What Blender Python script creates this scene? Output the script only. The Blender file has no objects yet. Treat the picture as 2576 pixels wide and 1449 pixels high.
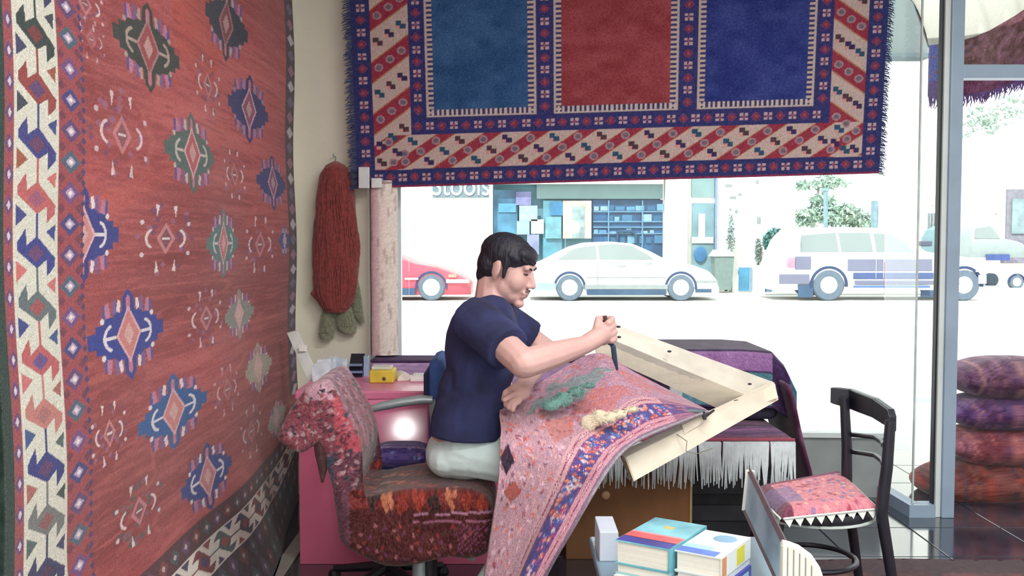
import bpy, bmesh, math, random
import numpy as np
from mathutils import Vector, Matrix

random.seed(7)
rng = np.random.default_rng(7)
SC = bpy.context.scene
COL = SC.collection

# ---------------------------------------------------------------- camera
F = 2500.0                       # focal length in pixels of the 2576 x 1449 frame
CAMZ = 1.33
PITCH = math.atan(124.5 / F)     # eye level lies at row 600
cam_d = bpy.data.cameras.new('camera')
cam_d.sensor_width = 36.0
cam_d.lens = 36.0 * F / 2576.0
cam_d.clip_start = 0.05
cam_d.clip_end = 300
cam = bpy.data.objects.new('camera', cam_d)
cam.location = (0, 0, CAMZ)
cam.rotation_euler = (math.pi / 2 - PITCH, 0, 0)
COL.objects.link(cam)
SC.camera = cam

# ---------------------------------------------------------------- world, sun, lamps, exposure
w = bpy.data.worlds.new('sky')
SC.world = w
w.use_nodes = True
bg = w.node_tree.nodes['Background']
bg.inputs[0].default_value = (0.93, 0.98, 1.0, 1)
bg.inputs[1].default_value = 2.6
SC.view_settings.view_transform = 'Standard'
SC.view_settings.look = 'None'
SC.view_settings.exposure = 0.0
SC.view_settings.gamma = 1.0
SC.view_settings.use_curve_mapping = False


def light(name, typ, loc, energy, color=(1, 1, 1), rot=(0, 0, 0), **kw):
    d = bpy.data.lights.new(name, typ)
    d.energy = energy
    d.color = color
    for k, v in kw.items():
        setattr(d, k, v)
    o = bpy.data.objects.new(name, d)
    o.location = loc
    o.rotation_euler = rot
    COL.objects.link(o)
    return o


light('sun', 'SUN', (0, 0, 20), 6.5, (1, 0.97, 0.92), (math.radians(40), 0, math.radians(-25)), angle=0.01)
for lx, ly in ((0.9, -1.6), (0.9, 0.2), (1.3, 2.0)):
    light('ceiling_lamp', 'AREA', (lx, ly, 3.02), 74, (1, 0.97, 0.93), shape='RECTANGLE', size=1.4, size_y=0.5)
light('camera_flash', 'POINT', (0.05, -0.02, 1.45), 40, (1, 0.98, 0.96), shadow_soft_size=0.07)


# ---------------------------------------------------------------- helpers
def lin(c):
    c = np.asarray(c, float) / 255.0
    return np.where(c <= 0.04045, c / 12.92, ((c + 0.055) / 1.055) ** 2.4)


def ray(x, y):
    a = (x - 1288.0) / F
    b = -(y - 724.5) / F
    cp, sp = math.cos(PITCH), math.sin(PITCH)
    return Vector((a, cp + b * sp, -sp + b * cp))


def P(x, y, Y):
    d = ray(x, y)
    return Vector((0, 0, CAMZ)) + d * (Y / d.y)


def PZ(x, y, z):                 # where the pixel's ray meets height z
    d = ray(x, y)
    return Vector((0, 0, CAMZ)) + d * ((z - CAMZ) / d.z)


MATS = {}


def mat(name, rgb, rough=0.7, var=0.12, scale=8.0, bump=0.0, bscale=60.0, metal=0.0, spec=0.5, rgb2=None, sheen=0.0,
        stretch=None, coat=0.0, emit=0.0):
    """plain procedural material: base colour varied by noise, optional bump"""
    if name in MATS:
        return MATS[name]
    m = bpy.data.materials.new(name)
    m.use_nodes = True
    nt = m.node_tree
    N, L = nt.nodes, nt.links
    b = N['Principled BSDF']
    tc = N.new('ShaderNodeTexCoord')
    src = tc.outputs['Object']
    if stretch:
        mp = N.new('ShaderNodeMapping')
        mp.inputs['Scale'].default_value = stretch
        L.new(src, mp.inputs[0])
        src = mp.outputs[0]
    no = N.new('ShaderNodeTexNoise')
    no.inputs['Scale'].default_value = scale
    no.inputs['Detail'].default_value = 4
    L.new(src, no.inputs['Vector'])
    cr = N.new('ShaderNodeValToRGB')
    c = lin(rgb)
    c2 = lin(rgb2) if rgb2 is not None else c
    lo = c * (1 - var)
    hi = np.minimum(c2 * (1 + var), 0.98)
    cr.color_ramp.elements[0].position = 0.35
    cr.color_ramp.elements[1].position = 0.65
    cr.color_ramp.elements[0].color = (*lo, 1)
    cr.color_ramp.elements[1].color = (*hi, 1)
    L.new(no.outputs['Fac'], cr.inputs[0])
    L.new(cr.outputs[0], b.inputs['Base Color'])
    b.inputs['Roughness'].default_value = rough
    b.inputs['Metallic'].default_value = metal
    b.inputs['Specular IOR Level'].default_value = spec
    if sheen:
        b.inputs['Sheen Weight'].default_value = sheen
    if coat:
        b.inputs['Coat Weight'].default_value = coat
        b.inputs['Coat Roughness'].default_value = 0.08
    if emit:
        L.new(cr.outputs[0], b.inputs['Emission Color'])
        b.inputs['Emission Strength'].default_value = emit
    if bump:
        n2 = N.new('ShaderNodeTexNoise')
        n2.inputs['Scale'].default_value = bscale
        n2.inputs['Detail'].default_value = 3
        L.new(src, n2.inputs['Vector'])
        bp = N.new('ShaderNodeBump')
        bp.inputs['Strength'].default_value = bump
        bp.inputs['Distance'].default_value = 0.01
        L.new(n2.outputs['Fac'], bp.inputs['Height'])
        L.new(bp.outputs[0], b.inputs['Normal'])
    MATS[name] = m
    return m


def pile(name, rough=0.95, sheen=0.25, grain=0.3, gscale=350.0, bump=0.5):
    """woven wool: knot colours from the mesh, grain and relief from noise"""
    if name in MATS:
        return MATS[name]
    m = bpy.data.materials.new(name)
    m.use_nodes = True
    nt = m.node_tree
    N, L = nt.nodes, nt.links
    b = N['Principled BSDF']
    at = N.new('ShaderNodeAttribute')
    at.attribute_name = 'Col'
    tc = N.new('ShaderNodeTexCoord')
    no = N.new('ShaderNodeTexNoise')
    no.inputs['Scale'].default_value = gscale
    no.inputs['Detail'].default_value = 2
    L.new(tc.outputs['Object'], no.inputs['Vector'])
    mr = N.new('ShaderNodeMapRange')
    mr.inputs['From Min'].default_value = 0.3
    mr.inputs['From Max'].default_value = 0.7
    mr.inputs['To Min'].default_value = 1 - grain
    mr.inputs['To Max'].default_value = 1 + grain
    L.new(no.outputs['Fac'], mr.inputs[0])
    mx = N.new('ShaderNodeVectorMath')
    mx.operation = 'SCALE'
    L.new(at.outputs['Color'], mx.inputs[0])
    L.new(mr.outputs[0], mx.inputs['Scale'])
    L.new(mx.outputs[0], b.inputs['Base Color'])
    b.inputs['Roughness'].default_value = rough
    b.inputs['Specular IOR Level'].default_value = 0.2
    b.inputs['Sheen Weight'].default_value = sheen
    b.inputs['Sheen Roughness'].default_value = 0.4
    bp = N.new('ShaderNodeBump')
    bp.inputs['Strength'].default_value = bump
    bp.inputs['Distance'].default_value = 0.004
    L.new(no.outputs['Fac'], bp.inputs['Height'])
    L.new(bp.outputs[0], b.inputs['Normal'])
    MATS[name] = m
    return m


def glass_mat(name, tint=(1, 1, 1), rough=0.02, refl=1.0):
    m = bpy.data.materials.new(name)
    m.use_nodes = True
    nt = m.node_tree
    N, L = nt.nodes, nt.links
    N.remove(N['Principled BSDF'])
    out = N['Material Output']
    tr = N.new('ShaderNodeBsdfTransparent')
    tr.inputs[0].default_value = (*tint, 1)
    gl = N.new('ShaderNodeBsdfGlossy')
    gl.inputs['Roughness'].default_value = rough
    fr = N.new('ShaderNodeFresnel')
    fr.inputs[0].default_value = 1.35
    mu = N.new('ShaderNodeMath')
    mu.operation = 'MULTIPLY'
    mu.inputs[1].default_value = refl
    L.new(fr.outputs[0], mu.inputs[0])
    mix = N.new('ShaderNodeMixShader')
    L.new(mu.outputs[0], mix.inputs[0])
    L.new(tr.outputs[0], mix.inputs[1])
    L.new(gl.outputs[0], mix.inputs[2])
    L.new(mix.outputs[0], out.inputs[0])
    return m


def link(o, parent=None):
    COL.objects.link(o)
    if parent is not None:
        o.parent = parent
    return o


def tag(o, label, cat, group=None):
    o['label'] = label
    o['category'] = cat
    if group:
        o['group'] = group
    return o


def thing(name, label, cat, loc=(0, 0, 0), group=None, rz=0.0):
    o = bpy.data.objects.new(name, None)
    o.empty_display_size = 0.1
    o.location = loc
    o.rotation_euler = (0, 0, rz)
    link(o)
    return tag(o, label, cat, group)


def mesh(name, v, f, m, parent=None, smooth=False, loc=None):
    """loc: world origin; vertices are given in world space unless parent is an offset Empty -> converted"""
    me = bpy.data.meshes.new(name)
    me.from_pydata([tuple(p) for p in v], [], [tuple(q) for q in f])
    if m is not None:
        me.materials.append(m)
    if smooth:
        me.polygons.foreach_set('use_smooth', [True] * len(me.polygons))
    me.update()
    return put(name, me, parent)


def put(name, me, parent=None):
    o = bpy.data.objects.new(name, me)
    link(o, parent)
    if parent is not None:       # vertices are world coordinates: undo the parents' transform
        M = Matrix.Identity(4)
        q = parent
        while q is not None:
            M = q.matrix_basis @ M
            q = q.parent
        o.matrix_basis = M.inverted()
    return o


def struct(o):
    o['kind'] = 'structure'
    return o


class MB:
    """collects shapes (world coordinates) into one mesh"""
    def __init__(s):
        s.v = []
        s.f = []

    def add(s, v, f):
        n = len(s.v)
        s.v += [tuple(p) for p in v]
        s.f += [tuple(i + n for i in q) for q in f]
        return s

    def box(s, a, b, M=None):
        x0, y0, z0 = a
        x1, y1, z1 = b
        v = [Vector(p) for p in ((x0, y0, z0), (x1, y0, z0), (x1, y1, z0), (x0, y1, z0), (x0, y0, z1), (x1, y0, z1), (x1, y1, z1), (x0, y1, z1))]
        if M is not None:
            v = [M @ p for p in v]
        return s.add(v, [(0, 3, 2, 1), (4, 5, 6, 7), (0, 1, 5, 4), (1, 2, 6, 5), (2, 3, 7, 6), (3, 0, 4, 7)])

    def bbox(s, a, b, r, M=None, segs=2):
        """bevelled box"""
        bm = bmesh.new()
        bmesh.ops.create_cube(bm, size=1.0)
        c = [(p + q) / 2 for p, q in zip(a, b)]
        d = [abs(q - p) for p, q in zip(a, b)]
        for vv in bm.verts:
            vv.co = Vector((c[0] + vv.co.x * d[0], c[1] + vv.co.y * d[1], c[2] + vv.co.z * d[2]))
        bmesh.ops.bevel(bm, geom=list(bm.edges), offset=min(r, min(d) * 0.49), segments=segs, profile=0.5, affect='EDGES')
        bm.verts.ensure_lookup_table()
        v = [(M @ q.co) if M is not None else q.co.copy() for q in bm.verts]
        bm.verts.index_update()
        f = [[q.index for q in ff.verts] for ff in bm.faces]
        bm.free()
        return s.add(v, f)

    def hexa(s, c):
        """8 corners: bottom loop 0-3, top loop 4-7"""
        return s.add(c, [(0, 3, 2, 1), (4, 5, 6, 7), (0, 1, 5, 4), (1, 2, 6, 5), (2, 3, 7, 6), (3, 0, 4, 7)])

    def tube(s, pts, r, n=8, cap=True):
        pts = [Vector(p) for p in pts]
        if not isinstance(r, (list, tuple)):
            r = [r] * len(pts)
        up = None
        v = []
        f = []
        for i, p in enumerate(pts):
            t = (pts[min(i + 1, len(pts) - 1)] - pts[max(i - 1, 0)]).normalized()
            if up is None:
                up = Vector((0, 0, 1)) if abs(t.z) < 0.9 else Vector((1, 0, 0))
            a = (up - t * up.dot(t)).normalized()
            up = a
            bb = t.cross(a)
            for k in range(n):
                an = 2 * math.pi * k / n
                v.append(p + (a * math.cos(an) + bb * math.sin(an)) * r[i])
        for i in range(len(pts) - 1):
            for k in range(n):
                k2 = (k + 1) % n
                f.append((i * n + k, i * n + k2, (i + 1) * n + k2, (i + 1) * n + k))
        if cap:
            f.append(tuple(reversed(range(n))))
            f.append(tuple((len(pts) - 1) * n + k for k in range(n)))
        return s.add(v, f)

    def cap(s, p0, p1, r0, r1, n=12, round_ends=(True, True), ell=None):
        """tapered capsule"""
        p0, p1 = Vector(p0), Vector(p1)
        t = (p1 - p0).normalized()
        pts = []
        rr = []
        for k in ([-1.0, -0.86, -0.5] if round_ends[0] else []):
            pts.append(p0 + t * r0 * k)
            rr.append(max(r0 * math.sqrt(max(1 - k * k, 0)), r0 * 0.02))
        pts += [p0, p1]
        rr += [r0, r1]
        for k in ([0.5, 0.86, 1.0] if round_ends[1] else []):
            pts.append(p1 + t * r1 * k)
            rr.append(max(r1 * math.sqrt(max(1 - k * k, 0)), r1 * 0.02))
        return s.tube(pts, rr, n)

    def ell(s, c, r, M=None, n=16, m=10):
        c = Vector(c)
        v = []
        f = []
        for i in range(m + 1):
            th = math.pi * i / m
            for k in range(n):
                ph = 2 * math.pi * k / n
                p = Vector((r[0] * math.sin(th) * math.cos(ph), r[1] * math.sin(th) * math.sin(ph), r[2] * math.cos(th)))
                v.append(c + (M @ p if M is not None else p))
        for i in range(m):
            for k in range(n):
                k2 = (k + 1) % n
                f.append((i * n + k, (i + 1) * n + k, (i + 1) * n + k2, i * n + k2))
        return s.add(v, f)

    def lathe(s, prof, c=(0, 0, 0), n=24, M=None):
        """prof: (radius, height) list, round the local z axis"""
        c = Vector(c)
        v = []
        f = []
        for r, z in prof:
            for k in range(n):
                an = 2 * math.pi * k / n
                p = Vector((max(r, 1e-4) * math.cos(an), max(r, 1e-4) * math.sin(an), z))
                v.append(c + (M @ p if M is not None else p))
        for i in range(len(prof) - 1):
            for k in range(n):
                k2 = (k + 1) % n
                f.append((i * n + k, i * n + k2, (i + 1) * n + k2, (i + 1) * n + k))
        f.append(tuple(reversed(range(n))))
        f.append(tuple((len(prof) - 1) * n + k for k in range(n)))
        return s.add(v, f)

    def prism(s, poly, d):
        """closed polygon of points, extruded by vector d"""
        d = Vector(d)
        poly = [Vector(p) for p in poly]
        n = len(poly)
        v = poly + [p + d for p in poly]
        f = [tuple(range(n)), tuple(reversed(range(n, 2 * n)))]
        f += [(i, i + n, (i + 1) % n + n, (i + 1) % n) for i in range(n)]
        return s.add(v, f)

    def build(s, name, m, parent=None, smooth=False):
        o = mesh(name, s.v, s.f, m, parent, smooth)
        bm = bmesh.new()
        bm.from_mesh(o.data)
        bmesh.ops.recalc_face_normals(bm, faces=bm.faces)
        bm.to_mesh(o.data)
        bm.free()
        if smooth:
            o.data.set_sharp_from_angle(angle=math.radians(40))
        return o


def remesh(mb, name, m, parent=None, voxel=0.005, smooth=5, fac=0.5):
    """fuse overlapping shapes into one continuous surface"""
    t = mb.build('tmp', m, None)
    r = t.modifiers.new('r', 'REMESH')
    r.mode = 'VOXEL'
    r.voxel_size = voxel
    if smooth:
        sm = t.modifiers.new('s', 'SMOOTH')
        sm.iterations = smooth
        sm.factor = fac
    dg = bpy.context.evaluated_depsgraph_get()
    me = bpy.data.meshes.new_from_object(t.evaluated_get(dg))
    bpy.data.objects.remove(t)
    me.name = name
    me.materials.clear()
    if m is not None:
        me.materials.append(m)
    me.polygons.foreach_set('use_smooth', [True] * len(me.polygons))
    return put(name, me, parent)


def lownoise(n, m, cy, cx, r=None):
    """smooth random field n x m, values about 0..1"""
    r = r or rng
    g = r.random((cy + 3, cx + 3))
    yy = np.linspace(0, cy, n)
    xx = np.linspace(0, cx, m)
    y0 = yy.astype(int)
    x0 = xx.astype(int)
    fy = (yy - y0)[:, None]
    fx = (xx - x0)[None, :]
    fy = fy * fy * (3 - 2 * fy)
    fx = fx * fx * (3 - 2 * fx)
    a = g[np.ix_(y0, x0)]
    b = g[np.ix_(y0, x0 + 1)]
    c = g[np.ix_(y0 + 1, x0)]
    d = g[np.ix_(y0 + 1, x0 + 1)]
    return (a * (1 - fx) + b * fx) * (1 - fy) + (c * (1 - fx) + d * fx) * fy


def sheet(name, X, Yc, Z, C, m, parent=None, thick=0.008, flip=False):
    """dense woven sheet: n x m grid of points with knot colours (sRGB 0-255), real thickness, plain back"""
    n, k = X.shape
    Pn = np.stack([X, Yc, Z], -1).astype(float)
    du = np.gradient(Pn, axis=1)
    dv = np.gradient(Pn, axis=0)
    nor = np.cross(du, dv)
    nor /= np.maximum(np.linalg.norm(nor, axis=-1, keepdims=True), 1e-12)
    if flip:
        nor = -nor
    idx = np.arange(n * k).reshape(n, k)
    front = Pn.reshape(-1, 3)
    fa, fb, fc, fd = idx[:-1, :-1], idx[:-1, 1:], idx[1:, 1:], idx[1:, :-1]
    q = np.stack([fa, fb, fc, fd] if not flip else [fa, fd, fc, fb], -1).reshape(-1, 4)
    # coarse back sheet joined to a rim
    ri = np.unique(np.concatenate([np.arange(0, n, 6), [n - 1]]))
    ci = np.unique(np.concatenate([np.arange(0, k, 6), [k - 1]]))
    back = (Pn - nor * thick)[np.ix_(ri, ci)].reshape(-1, 3)
    nb = n * k
    bi = nb + np.arange(len(ri) * len(ci)).reshape(len(ri), len(ci))
    ba, bb, bc, bd = bi[:-1, :-1], bi[:-1, 1:], bi[1:, 1:], bi[1:, :-1]
    qb = np.stack([ba, bd, bc, bb] if not flip else [ba, bb, bc, bd], -1).reshape(-1, 4)
    rim = []
    def strip(fi, bj):
        for a in range(len(fi) - 1):
            rim.append((fi[a], fi[a + 1], bj[a + 1], bj[a]))
    strip(idx[0, ci], bi[0, :])
    strip(idx[-1, ci][::-1], bi[-1, :][::-1])
    strip(idx[ri, 0][::-1], bi[:, 0][::-1])
    strip(idx[ri, -1], bi[:, -1])
    verts = np.concatenate([front, back])
    faces = np.concatenate([q, qb, np.array(rim)])
    me = bpy.data.meshes.new(name)
    me.vertices.add(len(verts))
    me.vertices.foreach_set('co', verts.ravel())
    me.loops.add(len(faces) * 4)
    me.loops.foreach_set('vertex_index', faces.ravel().astype(np.int32))
    me.polygons.add(len(faces))
    me.polygons.foreach_set('loop_start', np.arange(0, len(faces) * 4, 4, dtype=np.int32))
    me.polygons.foreach_set('use_smooth', np.ones(len(faces), bool))
    me.update(calc_edges=True)
    ca = me.color_attributes.new('Col', 'FLOAT_COLOR', 'POINT')
    L = lin(np.clip(C, 0, 255)).reshape(-1, 3)
    bc_ = lin(np.clip(C[np.ix_(ri, ci)] * 0.8, 0, 255)).reshape(-1, 3)
    al = np.ones((len(verts), 4), np.float32)
    al[:, :3] = np.concatenate([L, bc_])
    ca.data.foreach_set('color', al.ravel())
    me.materials.append(m)
    return put(name, me, parent)


class Paint:
    """colours a woven pattern over pattern coordinates U, V"""
    def __init__(s, U, V, base):
        s.U, s.V = U, V
        s.C = np.empty(U.shape + (3,))
        s.C[:] = base

    def mask(s, m, c, a=1.0):
        c = np.asarray(c, float)
        s.C[m] = s.C[m] * (1 - a) + c * a

    def rect(s, u0, u1, v0, v1, c, a=1.0):
        s.mask((s.U >= u0) & (s.U <= u1) & (s.V >= v0) & (s.V <= v1), c, a)

    def poly(s, pts, c, a=1.0):
        pts = np.asarray(pts, float)
        m = (s.U >= pts[:, 0].min()) & (s.U <= pts[:, 0].max()) & (s.V >= pts[:, 1].min()) & (s.V <= pts[:, 1].max())
        ii = np.nonzero(m)
        if len(ii[0]) == 0:
            return
        x, y = s.U[ii], s.V[ii]
        ins = np.zeros(len(x), bool)
        n = len(pts)
        for i in range(n):
            x1, y1 = pts[i]
            x2, y2 = pts[(i + 1) % n]
            if y1 == y2:
                continue
            c1 = (y1 > y) != (y2 > y)
            ins ^= c1 & (x < (x2 - x1) * (y - y1) / (y2 - y1) + x1)
        sel = (ii[0][ins], ii[1][ins])
        c = np.asarray(c, float)
        s.C[sel] = s.C[sel] * (1 - a) + c * a

    def disc(s, u, v, ru, rv, c, a=1.0):
        s.mask(((s.U - u) / ru) ** 2 + ((s.V - v) / rv) ** 2 <= 1, c, a)

    def dia(s, u, v, ru, rv, c, a=1.0):
        s.mask(np.abs(s.U - u) / ru + np.abs(s.V - v) / rv <= 1, c, a)

    def grain(s, amt=14):
        s.C += rng.normal(0, amt, s.U.shape)[..., None]


WOOL = pile('wool_pile')
# ================================================================= the shop shell
WX = -1.12                        # left wall plane
PLASTER = mat('cream_plaster', (232, 228, 212), 0.85, 0.03, 3, 0.15, 90)
WHITEW = mat('white_paint', (226, 226, 222), 0.8, 0.03, 3)
ALU = mat('aluminium', (150, 172, 196), 0.4, 0.06, 5, spec=0.6)
ALUW = mat('white_aluminium', (214, 226, 228), 0.4, 0.04, 5)
GREY = mat('grey_riser', (150, 158, 160), 0.8, 0.08, 6)
DARK = mat('near_black', (28, 30, 38), 0.5, 0.1)
GLASS = glass_mat('window_glass', (0.97, 0.99, 0.99), 0.015, 1.0)
GLASS2 = glass_mat('clear_glass', (0.97, 0.99, 0.99), 0.01, 0.25)


def px_box(name, x0, y0, x1, y1, Y, depth, m, parent=None):
    a, b = P(x0, y1, Y), P(x1, y0, Y)
    return MB().box((a.x, Y, a.z), (b.x, Y + depth, b.z)).build(name, m, parent)


# floor: grout slab with glazed tiles laid on it
fl = struct(MB().box((WX - 0.2, -3.1, -0.12), (3.4, 6.2, -0.006)).build('floor', mat('grout', (70, 70, 74), 0.9)))
TILE = mat('glazed_tile', (52, 58, 70), 0.13, 0.25, 5, 0.03, 30, spec=0.9, coat=.6)
ts = 0.42
tm = None
for i in range(11):
    for j in range(12):
        x0 = WX + 0.01 + i * ts
        y0 = 1.16 + j * ts
        if x0 + ts > 3.42:
            continue
        if tm is None:
            o = MB().bbox((0, 0, -0.006), (ts - 0.006, ts - 0.006, 0.0), 0.002, segs=1).build('tile', TILE, None)
            o.parent = fl
            tm = o.data
        else:
            o = bpy.data.objects.new('tile', tm)
            link(o, fl)
        o.location = (x0, y0, 0)

struct(MB().box((WX - 0.15, -3.1, 0), (WX, 5.35, 3.1)).build('wall_left', PLASTER))
struct(MB().box((WX, -3.1, 0), (3.4, -2.95, 3.1)).build('wall_back', WHITEW))
struct(MB().box((3.3, -2.95, 0), (3.4, 4.9, 3.1)).build('wall_right', WHITEW))
struct(MB().box((WX - 0.15, -3.1, 3.1), (3.4, 5.4, 3.2)).build('ceiling', WHITEW))
pr = P(926, 700, 5.12)
struct(MB().box((WX, 5.12, 0), (pr.x, 5.35, 3.1)).build('wall_front', PLASTER))

# display window: front pane on a low riser, side return, narrow pane, corner post, transom
win = thing('window_1', 'aluminium framed display window', 'window')
del win['category'], win['label']
struct(win)


def fy(x):                        # front line of the display window, nearer on the right
    return 5.155 - 0.056 * (x - 0.6)


def wpiece(name, xa, xb, z0, z1, m, d0=-0.02, d1=0.02):
    return MB().hexa([(xa, fy(xa) + d0, z0), (xb, fy(xb) + d0, z0), (xb, fy(xb) + d1, z0), (xa, fy(xa) + d1, z0),
                      (xa, fy(xa) + d0, z1), (xb, fy(xb) + d0, z1), (xb, fy(xb) + d1, z1), (xa, fy(xa) + d1, z1)]).build(name, m, win)


xl, xr = pr.x + 0.001, 1.905
wpiece('riser', xl, xr, 0.0, 0.31, GREY, -0.03, 0.06)
wpiece('sill', xl, xr, 0.31, 0.335, ALUW, -0.05, 0.06)
wpiece('pane', xl + 0.2, xr, 0.335, 3.06, GLASS, -0.003, 0.003)
jx = P(1009, 700, 5.2).x
wpiece('jamb', xl, jx, 0.335, 3.06, ALUW, -0.015, 0.03)
wpiece('head', xl, xr, 3.06, 3.1, ALUW, -0.03, 0.03)
cx, cy = 1.925, 4.72
MB().hexa([(xr - .002, fy(xr), 0.06), (cx - .002, cy, 0.06), (cx + .003, cy, 0.06), (xr + .003, fy(xr), 0.06),
           (xr - .002, fy(xr), 3.06), (cx - .002, cy, 3.06), (cx + .003, cy, 3.06), (xr + .003, fy(xr), 3.06)]).build('pane', GLASS2, win)
MB().box((cx + .004, cy - 0.003, 0.06), (2.022, cy + 0.003, 3.06)).build('pane', GLASS, win)
MB().hexa([(xr - .03, fy(xr), 0.0), (cx - .03, cy - .04, 0.0), (cx + .03, cy - .04, 0.0), (xr + .03, fy(xr), 0.0),
           (xr - .03, fy(xr), 0.06), (cx - .03, cy - .04, 0.06), (cx + .03, cy - .04, 0.06), (xr + .03, fy(xr), 0.06)]).build('bottom_rail', ALU, win)
MB().box((cx + 0.03, cy - 0.04, 0.0), (2.02, cy + 0.04, 0.06)).build('bottom_rail', ALU, win)
MB().bbox((cx - .004, cy - .006, 0.06), (cx + .004, cy + .006, 3.06), 0.001, segs=1).build('glass_joint', mat('joint', (190, 205, 205), 0.4), win)
MB().bbox((2.045, cy - 0.05, 0.0), (2.105, cy + 0.05, 3.1), 0.004).build('post', ALU, win)
MB().bbox((2.02, cy - 0.035, 0.0), (2.045, cy + 0.03, 3.1), 0.003).build('post_bead', ALUW, win)
MB().bbox((2.012, cy - 0.02, 0.06), (2.02, cy + 0.02, 3.1), 0.002).build('gasket', DARK, win)
tz0, tz1 = P(2480, 199, cy).z, P(2480, 166, cy).z
MB().bbox((2.105, cy - 0.045, tz0), (3.3, cy + 0.045, tz1), 0.004).build('transom', ALU, win)
MB().box((2.105, cy - 0.003, tz1), (3.3, cy + 0.003, 3.1)).build('pane', GLASS, win)

# ================================================================= the street
GZ = -0.12
PAVE = mat('pale_paving', (205, 204, 198), 0.9, 0.05, 2, 0.1, 30)
ROAD = mat('pale_asphalt', (196, 196, 192), 0.9, 0.05, 3, 0.1, 60)
struct(MB().box((-30, 6.2, -0.3), (40, 8.75, GZ)).build('pavement_near', PAVE))
MB2 = MB().box((-30, 5.36, -0.3), (WX - 0.2, 6.2, GZ)).box((3.4, 4.9, -0.3), (40, 6.2, GZ))
struct(MB2.build('pavement_side', PAVE))
struct(MB().box((-30, 8.75, -0.3), (40, 9.0, GZ - 0.005)).build('kerb_near', mat('kerb', (168, 178, 178), 0.9, 0.05)))
struct(MB().box((-40, 9.0, -0.4), (60, 25.6, GZ - 0.01)).build('road', ROAD))
struct(MB().box((-40, 25.6, -0.4), (60, 60, GZ + 0.03)).build('pavement_far', PAVE))

WALLX = mat('white_render', (225, 224, 216), 0.9, 0.03, 1.5)
TEALP = mat('pale_teal_board', (112, 138, 138), 0.8, 0.06, 2)
BLUEG = mat('shop_blue_glass', (42, 88, 118), 0.4, 0.35, 1.6, rgb2=(60, 110, 135))
BLUED = mat('deep_blue_glass', (30, 72, 108), 0.4, 0.3, 2.5)
SHELF = mat('pale_blue_shelf', (82, 124, 148), 0.7, 0.1)
FB = 27.0


def facade(name, label, x0, x1, ytop, Y, depth=0.4, m=None):
    t = thing(name, label, 'building', (P((x0 + x1) / 2, 700, Y).x, Y, GZ + 0.03))
    a, b = P(x0, 700, Y), P(x1, ytop, Y)
    MB().box((a.x, Y, GZ + 0.03), (b.x, Y + depth, b.z)).build('wall', m or WALLX, t)
    return t


# white corner shop with its name board
t = facade('white_shop', 'blank white rendered shop front with a lettered name board, across the street', 500, 1237, -250, FB)
bd = px_box('sign_board', 1088, 440, 1230, 497, FB - 0.08, 0.078, mat('sign_grey', (96, 118, 128), 0.7), t)
cu = bpy.data.curves.new('lettering', 'FONT')
cu.body = 'Stools'
cu.size = 0.78
cu.extrude = 0.01
cu.align_x = 'CENTER'
dg = bpy.context.evaluated_depsgraph_get()
tmp = bpy.data.objects.new('tmp', cu)
COL.objects.link(tmp)
tmp.rotation_euler = (math.pi / 2, 0, 0)
tmp.location = P(1159, 491, FB - 0.1)
tmp.scale = (0.82, 1, 1)
bpy.context.view_layer.update()
dg.update()
me = bpy.data.meshes.new_from_object(tmp.evaluated_get(dg))
me.transform(tmp.matrix_world)
bpy.data.objects.remove(tmp)
me.materials.clear()
me.materials.append(mat('sign_white', (235, 235, 230), 0.7))
ob = put('lettering', me, bd)

# blue glazed book shop
t = thing('glazed_shop', 'blue glazed shop front with shelves and posters behind a white sedan', 'building', (P(1456, 700, FB).x, FB, GZ + 0.03))
a, b = P(1239, 700, FB), P(1674, -250, FB)
MB().box((a.x, FB + 0.5, GZ + 0.03), (b.x, FB + 0.7, b.z)).build('wall', mat('teal_shop_wall', (88, 128, 140), 0.8, 0.15, 1.5), t)
px_box('fascia', 1239, -250, 1674, 462, FB, 0.5, WALLX, t)
px_box('header_board', 1350, 462, 1668, 500, FB + 0.3, 0.19, TEALP, t)
px_box('window_pane', 1242, 478, 1302, 665, FB + 0.3, 0.19, BLUEG, t)
px_box('window_pane', 1366, 504, 1414, 665, FB + 0.35, 0.14, mat('teal_glass', (80, 130, 145), 0.4, 0.2, 2), t)
sh = px_box('window_pane', 1490, 502, 1668, 665, FB + 0.42, 0.07, BLUED, t)
for (x0, y0, x1, y1, c) in ((1298, 482, 1336, 516, (104, 108, 148)), (1306, 517, 1352, 556, (132, 152, 160)), (1336, 552, 1368, 588, (190, 200, 196)),
                            (1300, 556, 1332, 590, (128, 156, 172)), (1326, 590, 1356, 640, (120, 128, 160)), (1254, 512, 1298, 534, (72, 132, 158)),
                            (1384, 508, 1416, 542, (44, 104, 140)), (1416, 505, 1488, 600, (176, 158, 146)), (1372, 545, 1412, 600, (92, 140, 150))):
    px_box('poster', x0, y0, x1, y1, FB + 0.27, 0.02, mat('poster_%d' % x0, c, 0.7, 0.2, 4), t)
px_box('poster', 1440, 520, 1470, 600, FB + 0.25, 0.015, mat('poster_inner', (120, 142, 142), 0.7, 0.3, 5), t)
for y in (531, 556, 570, 586):
    px_box('shelf', 1492, y, 1667, y + 3, FB + 0.36, 0.05, SHELF, t)
for x in (1529, 1614):
    px_box('upright', x, 504, x + 4, 640, FB + 0.34, 0.02, SHELF, t)
rb = random.Random(3)
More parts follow.
